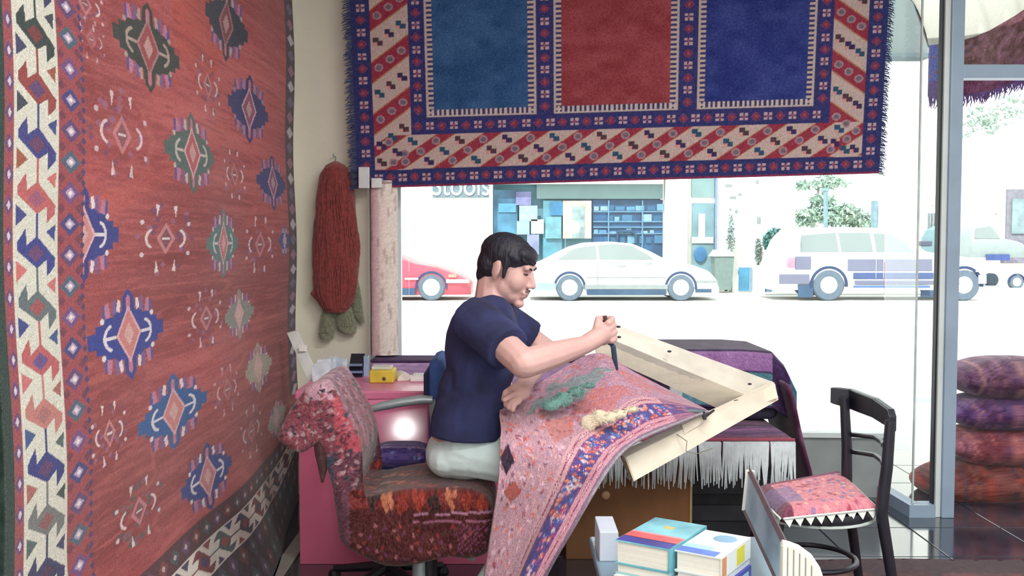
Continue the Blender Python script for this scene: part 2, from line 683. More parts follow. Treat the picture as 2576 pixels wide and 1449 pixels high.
for y0, y1 in ((512, 530), (538, 556), (574, 586), (590, 612)):
    x = 1494.0
    while x < 1664:
        wd = rb.uniform(8, 26)
        c = rb.choice([(70, 116, 146), (52, 98, 130), (96, 138, 160), (40, 84, 118), (120, 150, 165)])
        if rb.random() < 0.7:
            px_box('shelf_item', x, y0 + rb.uniform(0, 8), min(x + wd, 1670), y1, FB + 0.38, 0.03, mat('item_%d_%d_%d' % c, c, 0.7), t)
        x += wd + rb.uniform(1, 8)
MB().tube([P(1553, 605, FB + .3), P(1553, 582, FB + .3), P(1590, 581, FB + .3), P(1600, 592, FB + .3), P(1600, 612, FB + .3)], 0.04, 6).build('display_stand', mat('stand_blue', (34, 70, 96), .6), t)

# white pillared entrance
t = thing('entrance_building', 'white building with narrow glazed door between pillars, beside the glazed shop', 'building', (P(1840, 700, FB).x, FB, GZ + 0.03))
px_box('pillar', 1676, -250, 1736, 745, FB - 0.1, 0.6, WALLX, t)
a, b = P(1736, 745, FB), P(1812, -250, FB)
MB().box((a.x, FB + 0.35, GZ + 0.03), (b.x, FB + 0.5, b.z)).build('door_recess', WALLX, t)
px_box('wall', 1812, -250, 2012, 745, FB, 0.4, WALLX, t)
px_box('transom_pane', 1740, 440, 1797, 496, FB + 0.3, 0.04, TEALP, t)
px_box('jamb', 1797, 440, 1806, 735, FB + 0.24, 0.1, mat('jamb_blue', (110, 130, 158), .7), t)
d = px_box('door_leaf', 1740, 511, 1797, 735, FB + 0.3, 0.04, mat('door_teal', (98, 128, 136), .6, 0.2, 2), t)
px_box('door_notice', 1757, 538, 1774, 596, FB + 0.27, 0.02, mat('notice_white', (230, 230, 225), .8), d)
px_box('door_rail', 1740, 596, 1795, 612, FB + 0.26, 0.03, mat('rail_grey', (170, 176, 170), .8), d)
MB().ell(P(1762, 640, FB + 0.24), (0.17, 0.02, 0.22)).build('door_sticker', mat('sticker_blue', (44, 98, 140), .6), d)
for (x0, y0, x1, y1) in ((1826, 463, 1842, 470), (1858, 486, 1866, 492), (1836, 494, 1852, 500), (1850, 528, 1856, 536), (1902, 452, 1910, 462), (1905, 545, 1914, 562)):
    px_box('wall_fitting', x0, y0, x1, y1, FB - 0.05, 0.049, mat('fitting_grey', (120, 128, 128), .8), t)

bush_rng = np.random.default_rng(11)


def leaf_crown(name, blobs, n, size, m, parent=None):
    """a crown of many small separate leaf blades spread through ellipsoids"""
    v = []
    f = []
    vol = np.array([b[3] * b[4] * b[5] for b in blobs])
    pick = bush_rng.choice(len(blobs), n, p=vol / vol.sum())
    for i in pick:
        bx, by, bz, rx, ry, rz = blobs[i]
        d = bush_rng.normal(size=3)
        d /= np.linalg.norm(d)
        r = bush_rng.random() ** 0.4
        c = np.array([bx + d[0] * rx * r, by + d[1] * ry * r, bz + d[2] * rz * r])
        a = bush_rng.normal(size=3)
        a /= np.linalg.norm(a)
        b = np.cross(a, bush_rng.normal(size=3))
        b /= np.linalg.norm(b)
        s = size * bush_rng.uniform(0.6, 1.3)
        k = len(v)
        nrm = np.cross(a, b) * s * 0.12
        v += [c - a * s, c + b * s * 0.4 + nrm, c + a * s, c - b * s * 0.4 + nrm]
        f += [(k, k + 1, k + 2), (k, k + 2, k + 3)]
    return mesh(name, v, f, m, parent)


LEAF = mat('pale_leaf', (126, 158, 146), 0.8, 0.2, 2, rgb2=(158, 178, 160))
LEAFD = mat('mid_leaf', (70, 122, 118), 0.8, 0.3, 2)
BARK = mat('grey_bark', (120, 120, 112), 0.9, 0.2, 5)


def tree(name, label, trunk_px, Y, blobs_px, n, size, m, group=None):
    base = P(trunk_px[0], trunk_px[1], Y)
    t = thing(name, label, 'tree', (base.x, Y, GZ + 0.03), group)
    top = P(trunk_px[2], trunk_px[3], Y)
    MB().tube([(base.x, Y, GZ + 0.03), (base.x * .5 + top.x * .5, Y, top.z * .5), (top.x, Y, top.z)], [0.14, 0.11, 0.05], 8).build('trunk', BARK, t)
    bl = []
    for (x, y, rx, ry) in blobs_px:
        c = P(x, y, Y)
        bl.append((c.x, Y, c.z, rx * Y / F, rx * Y / F * 0.8, ry * Y / F))
    leaf_crown('crown', bl, n, size, m, t)
    return t


tree('tree', 'pale leafy tree with wide low crown, behind the two tone off roader', (2075, 690, 2080, 500), 42,
     [(2040, 545, 45, 25), (2110, 540, 60, 30), (2165, 555, 40, 22), (2070, 505, 35, 18), (2010, 555, 35, 14)], 1500, 0.16, LEAF)
tree('tree', 'sparse pale tree overhanging the top of the car park, left of window post', (2030, 690, 2060, 470), 46,
     [(2010, 465, 40, 14), (2080, 460, 40, 20), (2115, 462, 25, 14)], 420, 0.15, LEAF)
tree('tree', 'thin drooping foliage right of the window post under the hung rug', (2790, 690, 2640, 240), 30,
     [(2480, 300, 60, 35), (2550, 270, 45, 40), (2440, 335, 30, 14)], 300, 0.12, mat('faint_leaf', (150, 170, 158), .8, .15, 2))
t = thing('shrub', 'teal green shrub on a dark stem left of the off roader', 'shrub', P(1940, 735, 26.4))
MB().tube([P(1933, 735, 26.4), P(1932, 640, 26.4)], [0.09, 0.07], 8).build('stem', mat('stem_blue', (84, 110, 132), .8), t)
c = P(1950, 608, 26.4)
leaf_crown('foliage', [(c.x, 26.4, c.z, 0.32, 0.3, 0.36)], 700, 0.08, LEAFD, t)
t = thing('shrub', 'narrow dark shrub against white wall above the small blue hatch', 'shrub', P(1905, 735, 26.8))
c = P(1907, 632, 26.8)
MB().tube([P(1907, 668, 26.8), P(1907, 600, 26.8)], 0.03, 6).build('stem', BARK, t)
leaf_crown('foliage', [(c.x, 26.75, c.z, 0.09, 0.15, 0.36)], 260, 0.06, mat('grey_leaf', (126, 140, 136), .8), t)
t = thing('shrub', 'slim conifer beside the green wheeled bin', 'shrub', P(1838, 735, 26.55))
c = P(1838, 600, 26.7)
MB().tube([P(1838, 735, 26.55), P(1838, 570, 26.7)], 0.04, 6).build('stem', BARK, t)
leaf_crown('foliage', [(c.x, 26.7, c.z, 0.12, 0.15, 0.5), (c.x, 26.7, c.z + .35, 0.06, 0.1, 0.5)], 380, 0.06, mat('pale_conifer', (150, 168, 166), .8), t)

# green wheeled bin
t = thing('wheelie_bin', 'pale green wheeled rubbish bin with hinged lid in front of white wall', 'bin', P(1818, 738, 25.9))
a, b = P(1796, 735, 25.9), P(1846, 645, 25.9)
BIN = mat('bin_green', (100, 118, 114), .7, .08)
bw = (b.x - a.x)
MB().hexa([(a.x + .05, 25.9, a.z + .06), (b.x - .05, 25.9, a.z + .06), (b.x - .05, 26.3, a.z + .06), (a.x + .05, 26.3, a.z + .06),
           (a.x, 25.85, b.z), (b.x, 25.85, b.z), (b.x, 26.4, b.z), (a.x, 26.4, b.z)]).build('body', BIN, t)
MB().hexa([(a.x - .06, 25.82, b.z), (b.x + .06, 25.82, b.z), (b.x + .06, 26.42, b.z), (a.x - .06, 26.42, b.z),
           (a.x + .06, 25.95, b.z + .17), (b.x - .1, 25.95, b.z + .17), (b.x - .1, 26.4, b.z + .17), (a.x + .06, 26.4, b.z + .17)]).build('lid', mat('bin_lid', (150, 158, 156), .7), t)
for sx in (a.x + .1, b.x - .1):
    MB().lathe([(0.1, -.03), (0.1, .03)], (sx, 26.35, a.z + .1), 14, Matrix.Rotation(math.pi / 2, 3, 'Y')).build('wheel', DARK, t)
t = thing('utility_box', 'low white box with blue hatch standing right of the wheeled bin', 'box', P(1882, 736, 26.2))
px_box('housing', 1842, 668, 1924, 737, 26.2, 0.28, WALLX, t)
px_box('hatch', 1858, 673, 1892, 732, 26.16, 0.039, mat('hatch_blue', (64, 128, 160), .5, .25, 3), t)
px_box('hatch_trim', 1884, 674, 1893, 732, 26.14, 0.019, mat('hatch_grey', (110, 134, 150), .5), t)

# white buildings to the right
t = facade('white_house', 'plain white block right of the trees, behind the off roader', 2207, 2420, -100, 36.0)
px_box('corner_shade_strip', 2198, 505, 2208, 575, 35.9, 0.3, mat('shade_grey', (110, 138, 148), .8), t)  # grey strip painting the shadow along the block's left edge
px_box('vent', 2344, 494, 2354, 516, 35.9, 0.09, mat('vent_grey', (168, 172, 172), .8), t)
for k in range(4):
    px_box('fence_board', 2335 + k * 8, 536, 2341 + k * 8, 630, 35.7, 0.1, mat('fence_grey', (108, 122, 128), .8), t)
t = facade('white_garage', 'white wall with grey framed doorway at the far right of the street', 2420, 2760, 330, 34.0)
px_box('door_frame', 2531, 476, 2620, 610, 33.9, 0.09, mat('frame_grey', (112, 114, 122), .8), t)
px_box('door_leaf', 2545, 500, 2620, 588, 33.85, 0.045, mat('leaf_teal', (112, 132, 136), .5, .2, 3), t)
px_box('plinth', 2520, 608, 2620, 662, 33.8, 0.1, mat('plinth_mauve', (112, 110, 124), .8), t)
for (x0, y0, x1, y1) in ((2503, 518, 2514, 538), (2496, 540, 2514, 548), (2310, 452, 2322, 464)):
    px_box('wall_fitting', x0, y0, x1, y1, 33.9, 0.09, mat('fitting_pale', (196, 196, 194), .8), t)
# street pole
t = thing('street_pole', 'slender grey pole rising through the tree behind the off roader', 'pole', P(2077, 700, 40))
MB().tube([P(2077, 700, 40), P(2077, 474, 40)], 0.09, 8).build('shaft', mat('pole_grey', (112, 140, 150), .7), t)
MB().bbox(*[tuple(q) for q in (P(2070, 482, 40) - Vector((0, .1, 0)), P(2084, 474, 40) + Vector((0, .1, 0)))], 0.02).build('cap', mat('pole_grey', (0, 0, 0)), t)

# ----------------------------------------------------------------- cars
TYRE = mat('tyre', (84, 98, 110), .9, .08)
RIM = mat('alloy', (224, 226, 224), .4, .05)
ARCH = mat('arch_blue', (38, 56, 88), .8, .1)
CGLASS = mat('car_glass', (110, 120, 118), .3, .06, 1)


def car(name, label, prof, base_y, wheels, wr, paint, lower, Y, width=1.7, belt=None, glass=(), wrim=0.62, flip=False):
    """prof: list of (px x, px y) along the top outline from tail to nose, at depth Y (the near flank)"""
    gz = GZ - 0.01
    pts = [P(x, y, Y) for x, y in prof]
    bz = P(0, base_y, Y).z
    beltz = P(0, belt, Y).z
    t = thing(name, label, 'car', ((pts[0].x + pts[-1].x) / 2, Y + width / 2, gz))
    xs = np.linspace(pts[0].x, pts[-1].x, 60)
    tz = np.interp(xs, [p.x for p in pts], [p.z for p in pts])
    v = []
    rows = []
    yc = Y + width / 2
    L = xs[-1] - xs[0]
    for x, z in zip(xs, tz):
        e = min(x - xs[0], xs[-1] - x) / L
        w = width / 2 * (1 - 0.16 * max(0, 1 - e / 0.09) ** 2)
        zb = bz
        up = max(0.0, z - beltz)
        zs = min(z - 0.03, beltz)
        wt = w - 0.1 - up * 0.38
        ring = [(-w * .93, zb), (-w, zb + (zs - zb) * .35), (-w * 1.0, zb + (zs - zb) * .75), (-w * .975, zs)]
        ring += [(-w * .93 - 0.0 if up < .02 else -w * .95, zs + max(up, .02) * .08 if up > .02 else min(zs + .02, z)),
                 (-wt - .03, z - .03 if up > .05 else z - .005), (-wt + .08, z)]
        ring = ring + [(-a, b) for a, b in reversed(ring)]
        rows.append(len(v))
        v += [(x, yc + a, b) for a, b in ring]
    n = 14
    f = []
    for i in range(len(xs) - 1):
        for k in range(n - 1):
            a = rows[i] + k
            b = rows[i + 1] + k
            f.append((a, b, b + 1, a + 1))
        f.append((rows[i] + n - 1, rows[i + 1] + n - 1, rows[i + 1], rows[i]))
    f.append(tuple(rows[0] + k for k in range(n)))
    f.append(tuple(reversed([rows[-1] + k for k in range(n)])))
    mb = MB()
    mb.add(v, f)
    mb.build('body', paint, t, True)
    if lower is not None:
        for (x0, y0, x1, y1, m) in lower:
            a, b = P(x0, y1, Y), P(x1, y0, Y)
            MB().bbox((a.x, Y - 0.025, a.z), (b.x, Y + 0.02, b.z), 0.008, segs=1).build('side_panel', m, t)
    for poly in glass:
        q = []
        for (x, y) in poly:
            p = P(x, y, Y)
            up = max(0.0, p.z - beltz)
            ztop = float(np.interp(p.x, xs, tz))
            hh = max(ztop - beltz, .05)
            off = 0.045 + (0.025 + hh * .38) * min(1, up / hh) - .015
            q.append(Vector((p.x, Y + off - 0.02, p.z)))
        MB().prism(q, (0, 0.015, 0.0)).build('side_window', CGLASS, t)
    for wx, wy in wheels:
        c = P(wx, wy, Y)
        for side in (0, 1):
            yy = Y + 0.02 if side == 0 else Y + width - 0.2
            R = Matrix.Rotation(-math.pi / 2, 3, 'X')
            r = wr * Y / F
            wl = MB().lathe([(r * .6, 0), (r * .93, -0.0), (r, 0.03), (r, .16), (r * .93, .18)], (c.x, yy - .03, gz + r), 28, R).build('wheel', TYRE, t, True)
            if side == 0:
                MB().lathe([(0.02, -.012), (r * wrim * .9, -.004), (r * wrim, .012), (r * wrim, .03)], (c.x, yy - .035, gz + r), 24, R).build('rim', RIM, wl, True)
                for k in range(5):
                    an = 2 * math.pi * k / 5 + .3
                    MB().ell((c.x + math.cos(an) * r * wrim * .55, yy - .045, gz + r + math.sin(an) * r * wrim * .55), (r * .07, .006, r * .07), n=8, m=6).build('lug_hole', mat('lug', (150, 150, 140), .6), wl)
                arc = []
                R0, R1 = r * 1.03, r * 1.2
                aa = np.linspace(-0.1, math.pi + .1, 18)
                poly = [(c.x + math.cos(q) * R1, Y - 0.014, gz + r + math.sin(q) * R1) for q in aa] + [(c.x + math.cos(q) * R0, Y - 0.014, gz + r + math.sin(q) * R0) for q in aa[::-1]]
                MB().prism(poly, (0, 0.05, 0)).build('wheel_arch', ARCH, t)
    return t, xs, tz, bz


WPAINT = mat('white_car_paint', (226, 228, 224), .25, .02, 1)
CREAMP = mat('silver_sill', (124, 132, 130), .4, .06)
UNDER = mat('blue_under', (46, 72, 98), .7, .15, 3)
car_y = 23.2
t, xs, tz, bz = car('sedan_car', 'white four door sedan parked across the street behind the man', [(1330, 690), (1342, 668), (1372, 655), (1436, 622), (1475, 611), (1540, 608), (1595, 613), (1640, 633), (1690, 660), (1745, 667), (1785, 682), (1805, 703), (1812, 722)],
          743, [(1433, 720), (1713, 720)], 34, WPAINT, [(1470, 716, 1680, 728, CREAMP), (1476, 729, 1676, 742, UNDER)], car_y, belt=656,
          glass=[[(1402, 652), (1446, 625), (1500, 617), (1502, 652)], [(1508, 652), (1506, 617), (1550, 614), (1592, 619), (1630, 640), (1645, 653)]])
px_box('door_line', 1503, 655, 1505, 716, car_y - 0.03, 0.02, CREAMP, t)
px_box('door_trim', 1475, 697, 1676, 700, car_y - 0.035, 0.02, CREAMP, t)
px_box('door_handle', 1556, 668, 1574, 672, car_y - 0.045, 0.03, CREAMP, t)
MB().bbox(*[tuple(q) for q in (P(1622, 665, car_y - .2), P(1640, 653, car_y - .02))], 0.03).build('wing_mirror', mat('mirror_grey', (150, 160, 156), .5), t)
px_box('bumper_strip', 1752, 706, 1806, 712, car_y - 0.02, 0.05, CREAMP, t)
px_box('front_spoiler', 1750, 727, 1790, 736, car_y - 0.01, 0.05, UNDER, t)
px_box('rear_bumper', 1336, 712, 1398, 730, car_y - 0.02, 0.05, mat('bumper_teal', (132, 156, 158), .6), t)

RPAINT = mat('red_car_paint', (176, 70, 86), .35, .08, 2)
t, xs, tz, bz = car('sedan_car', 'red low nosed car partly hidden by the rolled rug across the street', [(700, 700), (712, 668), (770, 655), (830, 620), (900, 610), (960, 620), (1010, 648), (1040, 662), (1100, 672), (1150, 690), (1172, 702), (1184, 716)],
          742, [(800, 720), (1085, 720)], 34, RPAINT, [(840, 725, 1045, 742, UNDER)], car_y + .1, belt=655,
          glass=[[(820, 650), (850, 622), (895, 615), (897, 650)], [(903, 650), (902, 615), (950, 624), (990, 650)]], wrim=.66)
px_box('door_trim', 1018, 699, 1052, 704, car_y + .06, 0.03, mat('pale_trim', (224, 190, 196), .5), t)
px_box('indicator', 1128, 690, 1148, 698, car_y + .06, 0.03, mat('amber_lens', (226, 128, 110), .4), t)
px_box('front_bumper', 1122, 703, 1180, 712, car_y + .05, 0.06, mat('bumper_pale', (200, 208, 198), .5), t)

SUVP = mat('suv_white', (228, 228, 224), .25, .02, 1)
SUVG = mat('suv_mauve', (100, 102, 122), .5, .06, 1)
SUVB = mat('suv_blue', (58, 76, 118), .5, .1, 2)
t, xs, tz, bz = car('off_road_car', 'two tone white and mauve off road wagon parked across the street', [(1946, 712), (1952, 690), (1962, 660), (1984, 602), (1998, 582), (2022, 574), (2120, 571), (2225, 573), (2262, 582), (2300, 606), (2340, 634), (2390, 640), (2440, 648), (2470, 664), (2482, 692), (2480, 716)],
          730, [(2085, 712), (2425, 712)], 40, SUVP,
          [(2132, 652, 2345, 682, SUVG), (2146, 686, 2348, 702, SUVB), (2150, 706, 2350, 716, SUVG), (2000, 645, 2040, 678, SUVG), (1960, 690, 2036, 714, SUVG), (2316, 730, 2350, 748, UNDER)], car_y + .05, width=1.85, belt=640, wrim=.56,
          glass=[[(2010, 634), (2022, 592), (2110, 585), (2112, 634)], [(2118, 634), (2117, 585), (2196, 585), (2198, 634)], [(2206, 634), (2206, 586), (2250, 590), (2284, 612), (2300, 634)]])
for x in (2203, 2222):
    px_box('door_line', x, 645, x + 2, 700, car_y - 0.0, 0.02, mat('line_grey', (176, 180, 186), .6), t)
px_box('side_step', 2150, 719, 2340, 724, car_y - 0.12, 0.1, mat('step_blue', (70, 100, 150), .6), t)
px_box('tail_lamp', 1981, 648, 2000, 674, car_y - 0.0, 0.04, mat('tail_red', (224, 120, 140), .4), t)
px_box('tail_window', 1990, 596, 2014, 636, car_y + .06, 0.05, mat('tail_glass', (160, 184, 184), .3), t)
MB().bbox(*[tuple(q) for q in (P(2318, 620, car_y - .2), P(2338, 606, car_y - .02))], 0.03).build('wing_mirror', mat('mirror_dark', (60, 68, 84), .5), t)
px_box('mud_flap', 2008, 716, 2046, 748, car_y + .05, 0.04, UNDER, t)
px_box('front_bumper', 2462, 692, 2482, 714, car_y + .0, 0.1, mat('bumper_lilac', (150, 158, 186), .5), t)
px_box('head_lamp', 2456, 670, 2472, 684, car_y + .0, 0.05, mat('lamp_cream', (222, 212, 196), .3), t)

t, xs, tz, bz = car('pickup_car', 'pale pickup far down the side street right of the window post', [(2442, 630), (2443, 612), (2446, 585), (2456, 570), (2505, 563), (2518, 575), (2530, 600), (2560, 606), (2580, 615), (2584, 635)],
          648, [(2462, 640), (2560, 640)], 18, mat('pickup_paint', (128, 142, 140), .4, .05), [(2480, 640, 2540, 655, mat('pickup_dark', (50, 70, 120), .6))], 28.6, belt=602,
          glass=[[(2452, 600), (2462, 575), (2500, 570), (2516, 600)]])
t, xs, tz, bz = car('hatchback_car', 'teal hatchback standing just right of the window post in side street', [(2366, 640), (2368, 600), (2376, 578), (2392, 567), (2420, 568), (2432, 590), (2434, 630)],
          640, [(2380, 640), (2420, 640)], 13, mat('hatch_paint', (92, 126, 134), .5, .08), [(2404, 612, 2426, 622, mat('plate_dark', (40, 70, 96), .6))], 33.0, belt=596,
          glass=[[(2376, 594), (2386, 576), (2412, 574), (2420, 594)]])

# verandah fascia, canvas awning and the rug hung outside by the door
VF = mat('fascia_board', (112, 122, 120), .8, .03, 2)
t = thing('verandah_fascia', 'pale grey verandah fascia over the pavement outside window', 'fascia', (1, 8.2, 2.7))
a, b = P(2335, 136, 8.2), P(2335, -260, 8.2)
MB().box((-5, 8.2, a.z), (a.x, 8.32, b.z)).build('board', VF, t)
MB().box((-5, 8.14, a.z - .035), (a.x, 8.34, a.z)).build('drip_edge', mat('fascia_edge', (92, 106, 110), .7), t)
for x in (-4.9, -2.7):
    MB().tube([(x, 8.26, GZ), (x, 8.26, a.z)], 0.05, 10).build('verandah_post', VF, t)

# canvas awning: curved sheet over the entry
n, k = 26, 40
uu = np.linspace(0, 1, k)[None, :] * np.ones((n, 1))
vv = np.linspace(0, 1, n)[:, None] * np.ones((1, k))
Yg = 5.9 + 1.0 * vv
x_px = 2325 + 420 * uu
low = np.interp(x_px, [2325, 2420, 2480, 2540, 2580, 2660, 2760], [122, 108, 84, 48, 18, -60, -150])
zlow = CAMZ + (600 - low) * 5.9 / F
X = (x_px - 1288) / F * 5.9
Z = zlow + 0.9 * vv ** 0.8 + 0.03 * np.sin(vv * 9)
C = np.empty((n, k, 3))
C[:] = (148, 147, 138)
C[:, ::7] *= 0.93
aw = sheet('canvas_awning', X, Yg, Z, C, pile('canvas', 0.9, 0.0, 0.05, 90, 0.1), None, 0.012)
tag(aw, 'sagging cream canvas awning above the shop entry', 'awning')
# ================================================================= woven rugs
NAVY = (44, 46, 104)
CREAM = (206, 200, 186)


def hook_border(p, u0, u1, v0, v1, period, cols, along='v', jitter=0.0, white=(206, 204, 192)):
    """S-hook diamonds on white; u across the border, repeats along v (downwards)"""
    if along == 'v':
        p.rect(u0, u1, v0, v1, white)
        T = lambda a, b, c: (u0 + a * (u1 - u0), c - b * period)
        ends = (v1, v0)
    else:
        p.rect(v0, v1, min(u0, u1), max(u0, u1), white)
        T = lambda a, b, c: (c + b * period, u0 + a * (u1 - u0))
        ends = (v0, v1)
    c = ends[0]
    i = 0
    sgn = -1 if along == 'v' else 1
    while (c - ends[1]) * sgn < period:
        col, inner, tri = cols[i % len(cols)]
        body = [(.52, -.32), (.95, .10), (.93, .26), (.75, .44), (.75, .12), (.52, .28), (.08, -.06), (.08, -.2), (.27, -.46), (.29, -.15)]
        p.poly([T(a, b, c) for a, b in body], col)
        p.poly([T(a, b, c) for a, b in ((.5, -.17), (.69, 0), (.5, .17), (.31, 0))], inner)
        p.poly([T(a, b, c) for a, b in ((.49, .26), (.55, .26), (.55, .7), (.49, .7))], cols[(i + 1) % len(cols)][0])
        p.poly([T(a, b, c) for a, b in ((.06, .12), (.3, .3), (.06, .5))], tri)
        p.poly([T(a, b, c) for a, b in ((.95, .46), (.73, .6), (.94, .78))], cols[(i + 2) % len(cols)][2])
        c += sgn * period
        i += 1


# ---------------------------------------------------------------- great red rug on the left wall
RX = WX + 0.03
nc, nr = 420, 1120
pxs = np.linspace(-8, 744, nc)
Yc1 = -RX * F / (1288 - pxs)              # depth along the wall for each column
zr = np.linspace(0.0, 2.62, nr)
Yg = np.ones((nr, 1)) * Yc1[None, :]
Zg = zr[:, None] * np.ones((1, nc))


def wuv(x, y):
    Y = -RX * F / (1288.0 - x)
    return Y, P(x, y, Y).z


def wsz(x, hw, hh):
    Y = -RX * F / (1288.0 - x)
    return hw * Y * Y / (-RX * F), hh * Y / F


lift = 0.13 * np.clip((Yg - 4.35) / 0.65, 0, 1.1) ** 2 * np.clip((1.2 - Zg) / 0.8, 0, 1)
U, V = Yg, Zg - lift
p = Paint(U, V, (156, 69, 71))
st = lownoise(nr, nc, 60, 5) * 0.55 + lownoise(nr, nc, 150, 9) * 0.45
tone = lownoise(nr, nc, 9, 3)
p.C += (st - 0.5)[..., None] * np.array([40, 44, 40]) + (tone - .5)[..., None] * np.array([64, 40, 38])
ridge = np.abs(lownoise(nr, nc, 34, 3) - .5) < .02
p.mask(ridge, (190, 104, 96), .35)
# big tonal bands of the dye
p.mask((np.abs((V - 1.62) - 0.28 * (U - 3.4)) < .04) & (U > 2.6), (184, 80, 70), .4)
p.poly([wuv(*q) for q in ((440, -20), (550, -20), (580, 140), (520, 260), (450, 120))], (186, 70, 58), .6)
slub = lownoise(nr, nc, 330, 26)
p.mask(slub > .72, (186, 96, 92), .35)
p.mask(slub < .26, (128, 48, 52), .35)
RED_W, GRN_W, BLU_W = (168, 74, 74), (64, 74, 78), (46, 50, 122)


def medallion(x, y, hw, hh, col, inner, a=1.0, hooks=True, tick=(218, 208, 214), bright=True):
    u, v = wuv(x, y)
    su, sv = wsz(x, hw, hh)
    Q = lambda q: [(u + a_ * su, v + b_ * sv) for a_, b_ in q]
    # stepped arms left and right
    arm = [(0.1, .52), (.38, .52), (.38, .43), (.62, .43), (.62, .3), (.82, .3), (.82, .16), (1.0, .16), (1.0, -.16), (.82, -.16), (.82, -.3), (.62, -.3), (.62, -.43), (.38, -.43), (.38, -.52), (.1, -.52)]
    p.poly(Q(arm), col, a)
    p.poly(Q([(-a_, b_) for a_, b_ in arm]), col, a)
    for s in (1, -1):
        p.poly(Q([(-.17, .45 * s), (-.15, .82 * s), (0, 1.0 * s), (.15, .82 * s), (.17, .45 * s)]), col, a)
        p.poly(Q([(-.06, .5 * s), (-.05, .8 * s), (0, .86 * s), (.05, .8 * s), (.06, .5 * s)]), (186, 112, 130), a)
        for t_ in (-1, 1):
            p.poly(Q([(.22 * t_, .5 * s), (.2 * t_, .75 * s), (.27 * t_, .78 * s), (.32 * t_, .55 * s)]), tick, a)
            p.poly(Q([(.3 * t_, .5 * s), (.33 * t_, .78 * s), (.4 * t_, .8 * s), (.42 * t_, .45 * s)]), (118, 84, 140), a)
            p.poly(Q([(.45 * t_, .45 * s), (.5 * t_, .72 * s), (.58 * t_, .74 * s), (.62 * t_, .4 * s)]), (178, 118, 150), a)
            p.poly(Q([(.58 * t_, .4 * s), (.6 * t_, .7 * s), (.66 * t_, .7 * s), (.68 * t_, .34 * s)]), (96, 70, 130), a)
            p.disc(u + .66 * t_ * su, v + .38 * s * sv, .05 * su, .06 * sv, tick, a)
    p.poly(Q([(0, .62), (.34, 0), (0, -.62), (-.34, 0)]), (214, 168, 176) if bright else (170, 120, 124), a)
    p.poly(Q([(0, .54), (.28, 0), (0, -.54), (-.28, 0)]), inner, a)
    p.poly(Q([(0, .26), (.14, 0), (0, -.26), (-.14, 0)]), (206, 176, 172), a * .7)
    if hooks:
        for t_ in (-1, 1):
            p.rect(u + min(.34 * t_, .6 * t_) * su, u + max(.34 * t_, .6 * t_) * su, v - .035 * sv, v + .035 * sv, tick, a)
            for an in np.linspace(-1.2, 1.2, 22):
                p.disc(u + t_ * (.40 + .22 * math.cos(an)) * su, v + .26 * math.sin(an) * sv, .035 * su, .035 * sv, tick, a)


def ghost(x, y, hw, hh, a=.8, cols=((120, 62, 92), (150, 92, 120))):
    """faded medallion: only flecks and hooks show"""
    u, v = wuv(x, y)
    su, sv = wsz(x, hw, hh)
    r = random.Random(int(x * 31 + y))
    for i in range(26):
        an = r.random() * 6.28
        rr = .35 + .6 * r.random()
        p.dia(u + math.cos(an) * rr * su, v + math.sin(an) * rr * sv, .1 * su, .09 * sv, r.choice(cols), a)
    for s in (1, -1):
        for t_ in (-1, 1):
            p.poly([(u + t_ * .3 * su, v + s * .55 * sv), (u + t_ * .22 * su, v + s * .85 * sv), (u + t_ * .34 * su, v + s * .88 * sv)], (226, 214, 216), a)
            p.disc(u + t_ * .75 * su, v + s * .4 * sv, .06 * su, .06 * sv, (216, 204, 212), a)
    p.dia(u, v, .3 * su, .42 * sv, (196, 128, 134), a)
    p.dia(u, v, .18 * su, .28 * sv, (104, 52, 66), a * .8)
    p.rect(u - .12 * su, u + .12 * su, v - .03 * sv, v + .03 * sv, (224, 212, 212), a)
    for t_ in (-1, 1):
        for an in np.linspace(-1.1, 1.1, 16):
            p.disc(u + t_ * (.36 + .26 * math.cos(an)) * su, v + .24 * math.sin(an) * sv, .04 * su, .035 * sv, (222, 206, 208), a * .9)


ghost(230, 10, 60, 70)
medallion(385, 120, 80, 112, (52, 56, 54), (150, 70, 72), 1, True, (170, 150, 140), False)
medallion(583, 60, 48, 95, (46, 50, 68), (126, 62, 70), 1, False, (170, 160, 170), False)
ghost(535, 215, 42, 80)
ghost(310, 340, 82, 118)
ghost(240, 100, 45, 60, .5)
medallion(480, 385, 62, 102, (78, 96, 92), (172, 84, 88), 1, True, (190, 180, 172))
medallion(636, 275, 46, 86, (44, 46, 106), (140, 74, 104), 1, False, (150, 130, 170))
ghost(597, 440, 34, 70)
medallion(686, 460, 36, 70, (50, 50, 112), (126, 70, 110), 1, False, (140, 120, 170))
medallion(212, 590, 100, 128, (44, 50, 126), (196, 130, 128))
ghost(420, 600, 72, 96, .95)
medallion(560, 612, 44, 90, (80, 112, 112), (182, 104, 108), 1, True, (190, 190, 184))
ghost(655, 615, 38, 80)
medallion(712, 606, 15, 40, (48, 78, 138), (190, 140, 150), 1, False)
medallion(327, 840, 97, 116, (40, 52, 136), (198, 122, 118))
ghost(515, 800, 50, 80)
medallion(606, 790, 40, 66, (128, 150, 140), (206, 160, 156), .8, False)
medallion(432, 1035, 86, 98, (36, 84, 146), (198, 124, 122))
medallion(652, 925, 34, 66, (164, 174, 156), (206, 168, 160), .8, False)
ghost(560, 980, 40, 70, .6)
ghost(262, 1090, 55, 88, .9)
medallion(508, 1198, 58, 88, (42, 60, 130), (188, 120, 126))
ghost(335, 1285, 72, 88, .9, ((90, 80, 84), (120, 92, 100)))
ghost(622, 1085, 38, 70, .7)
medallion(690, 1060, 22, 50, (160, 170, 160), (200, 170, 160), .8, False)
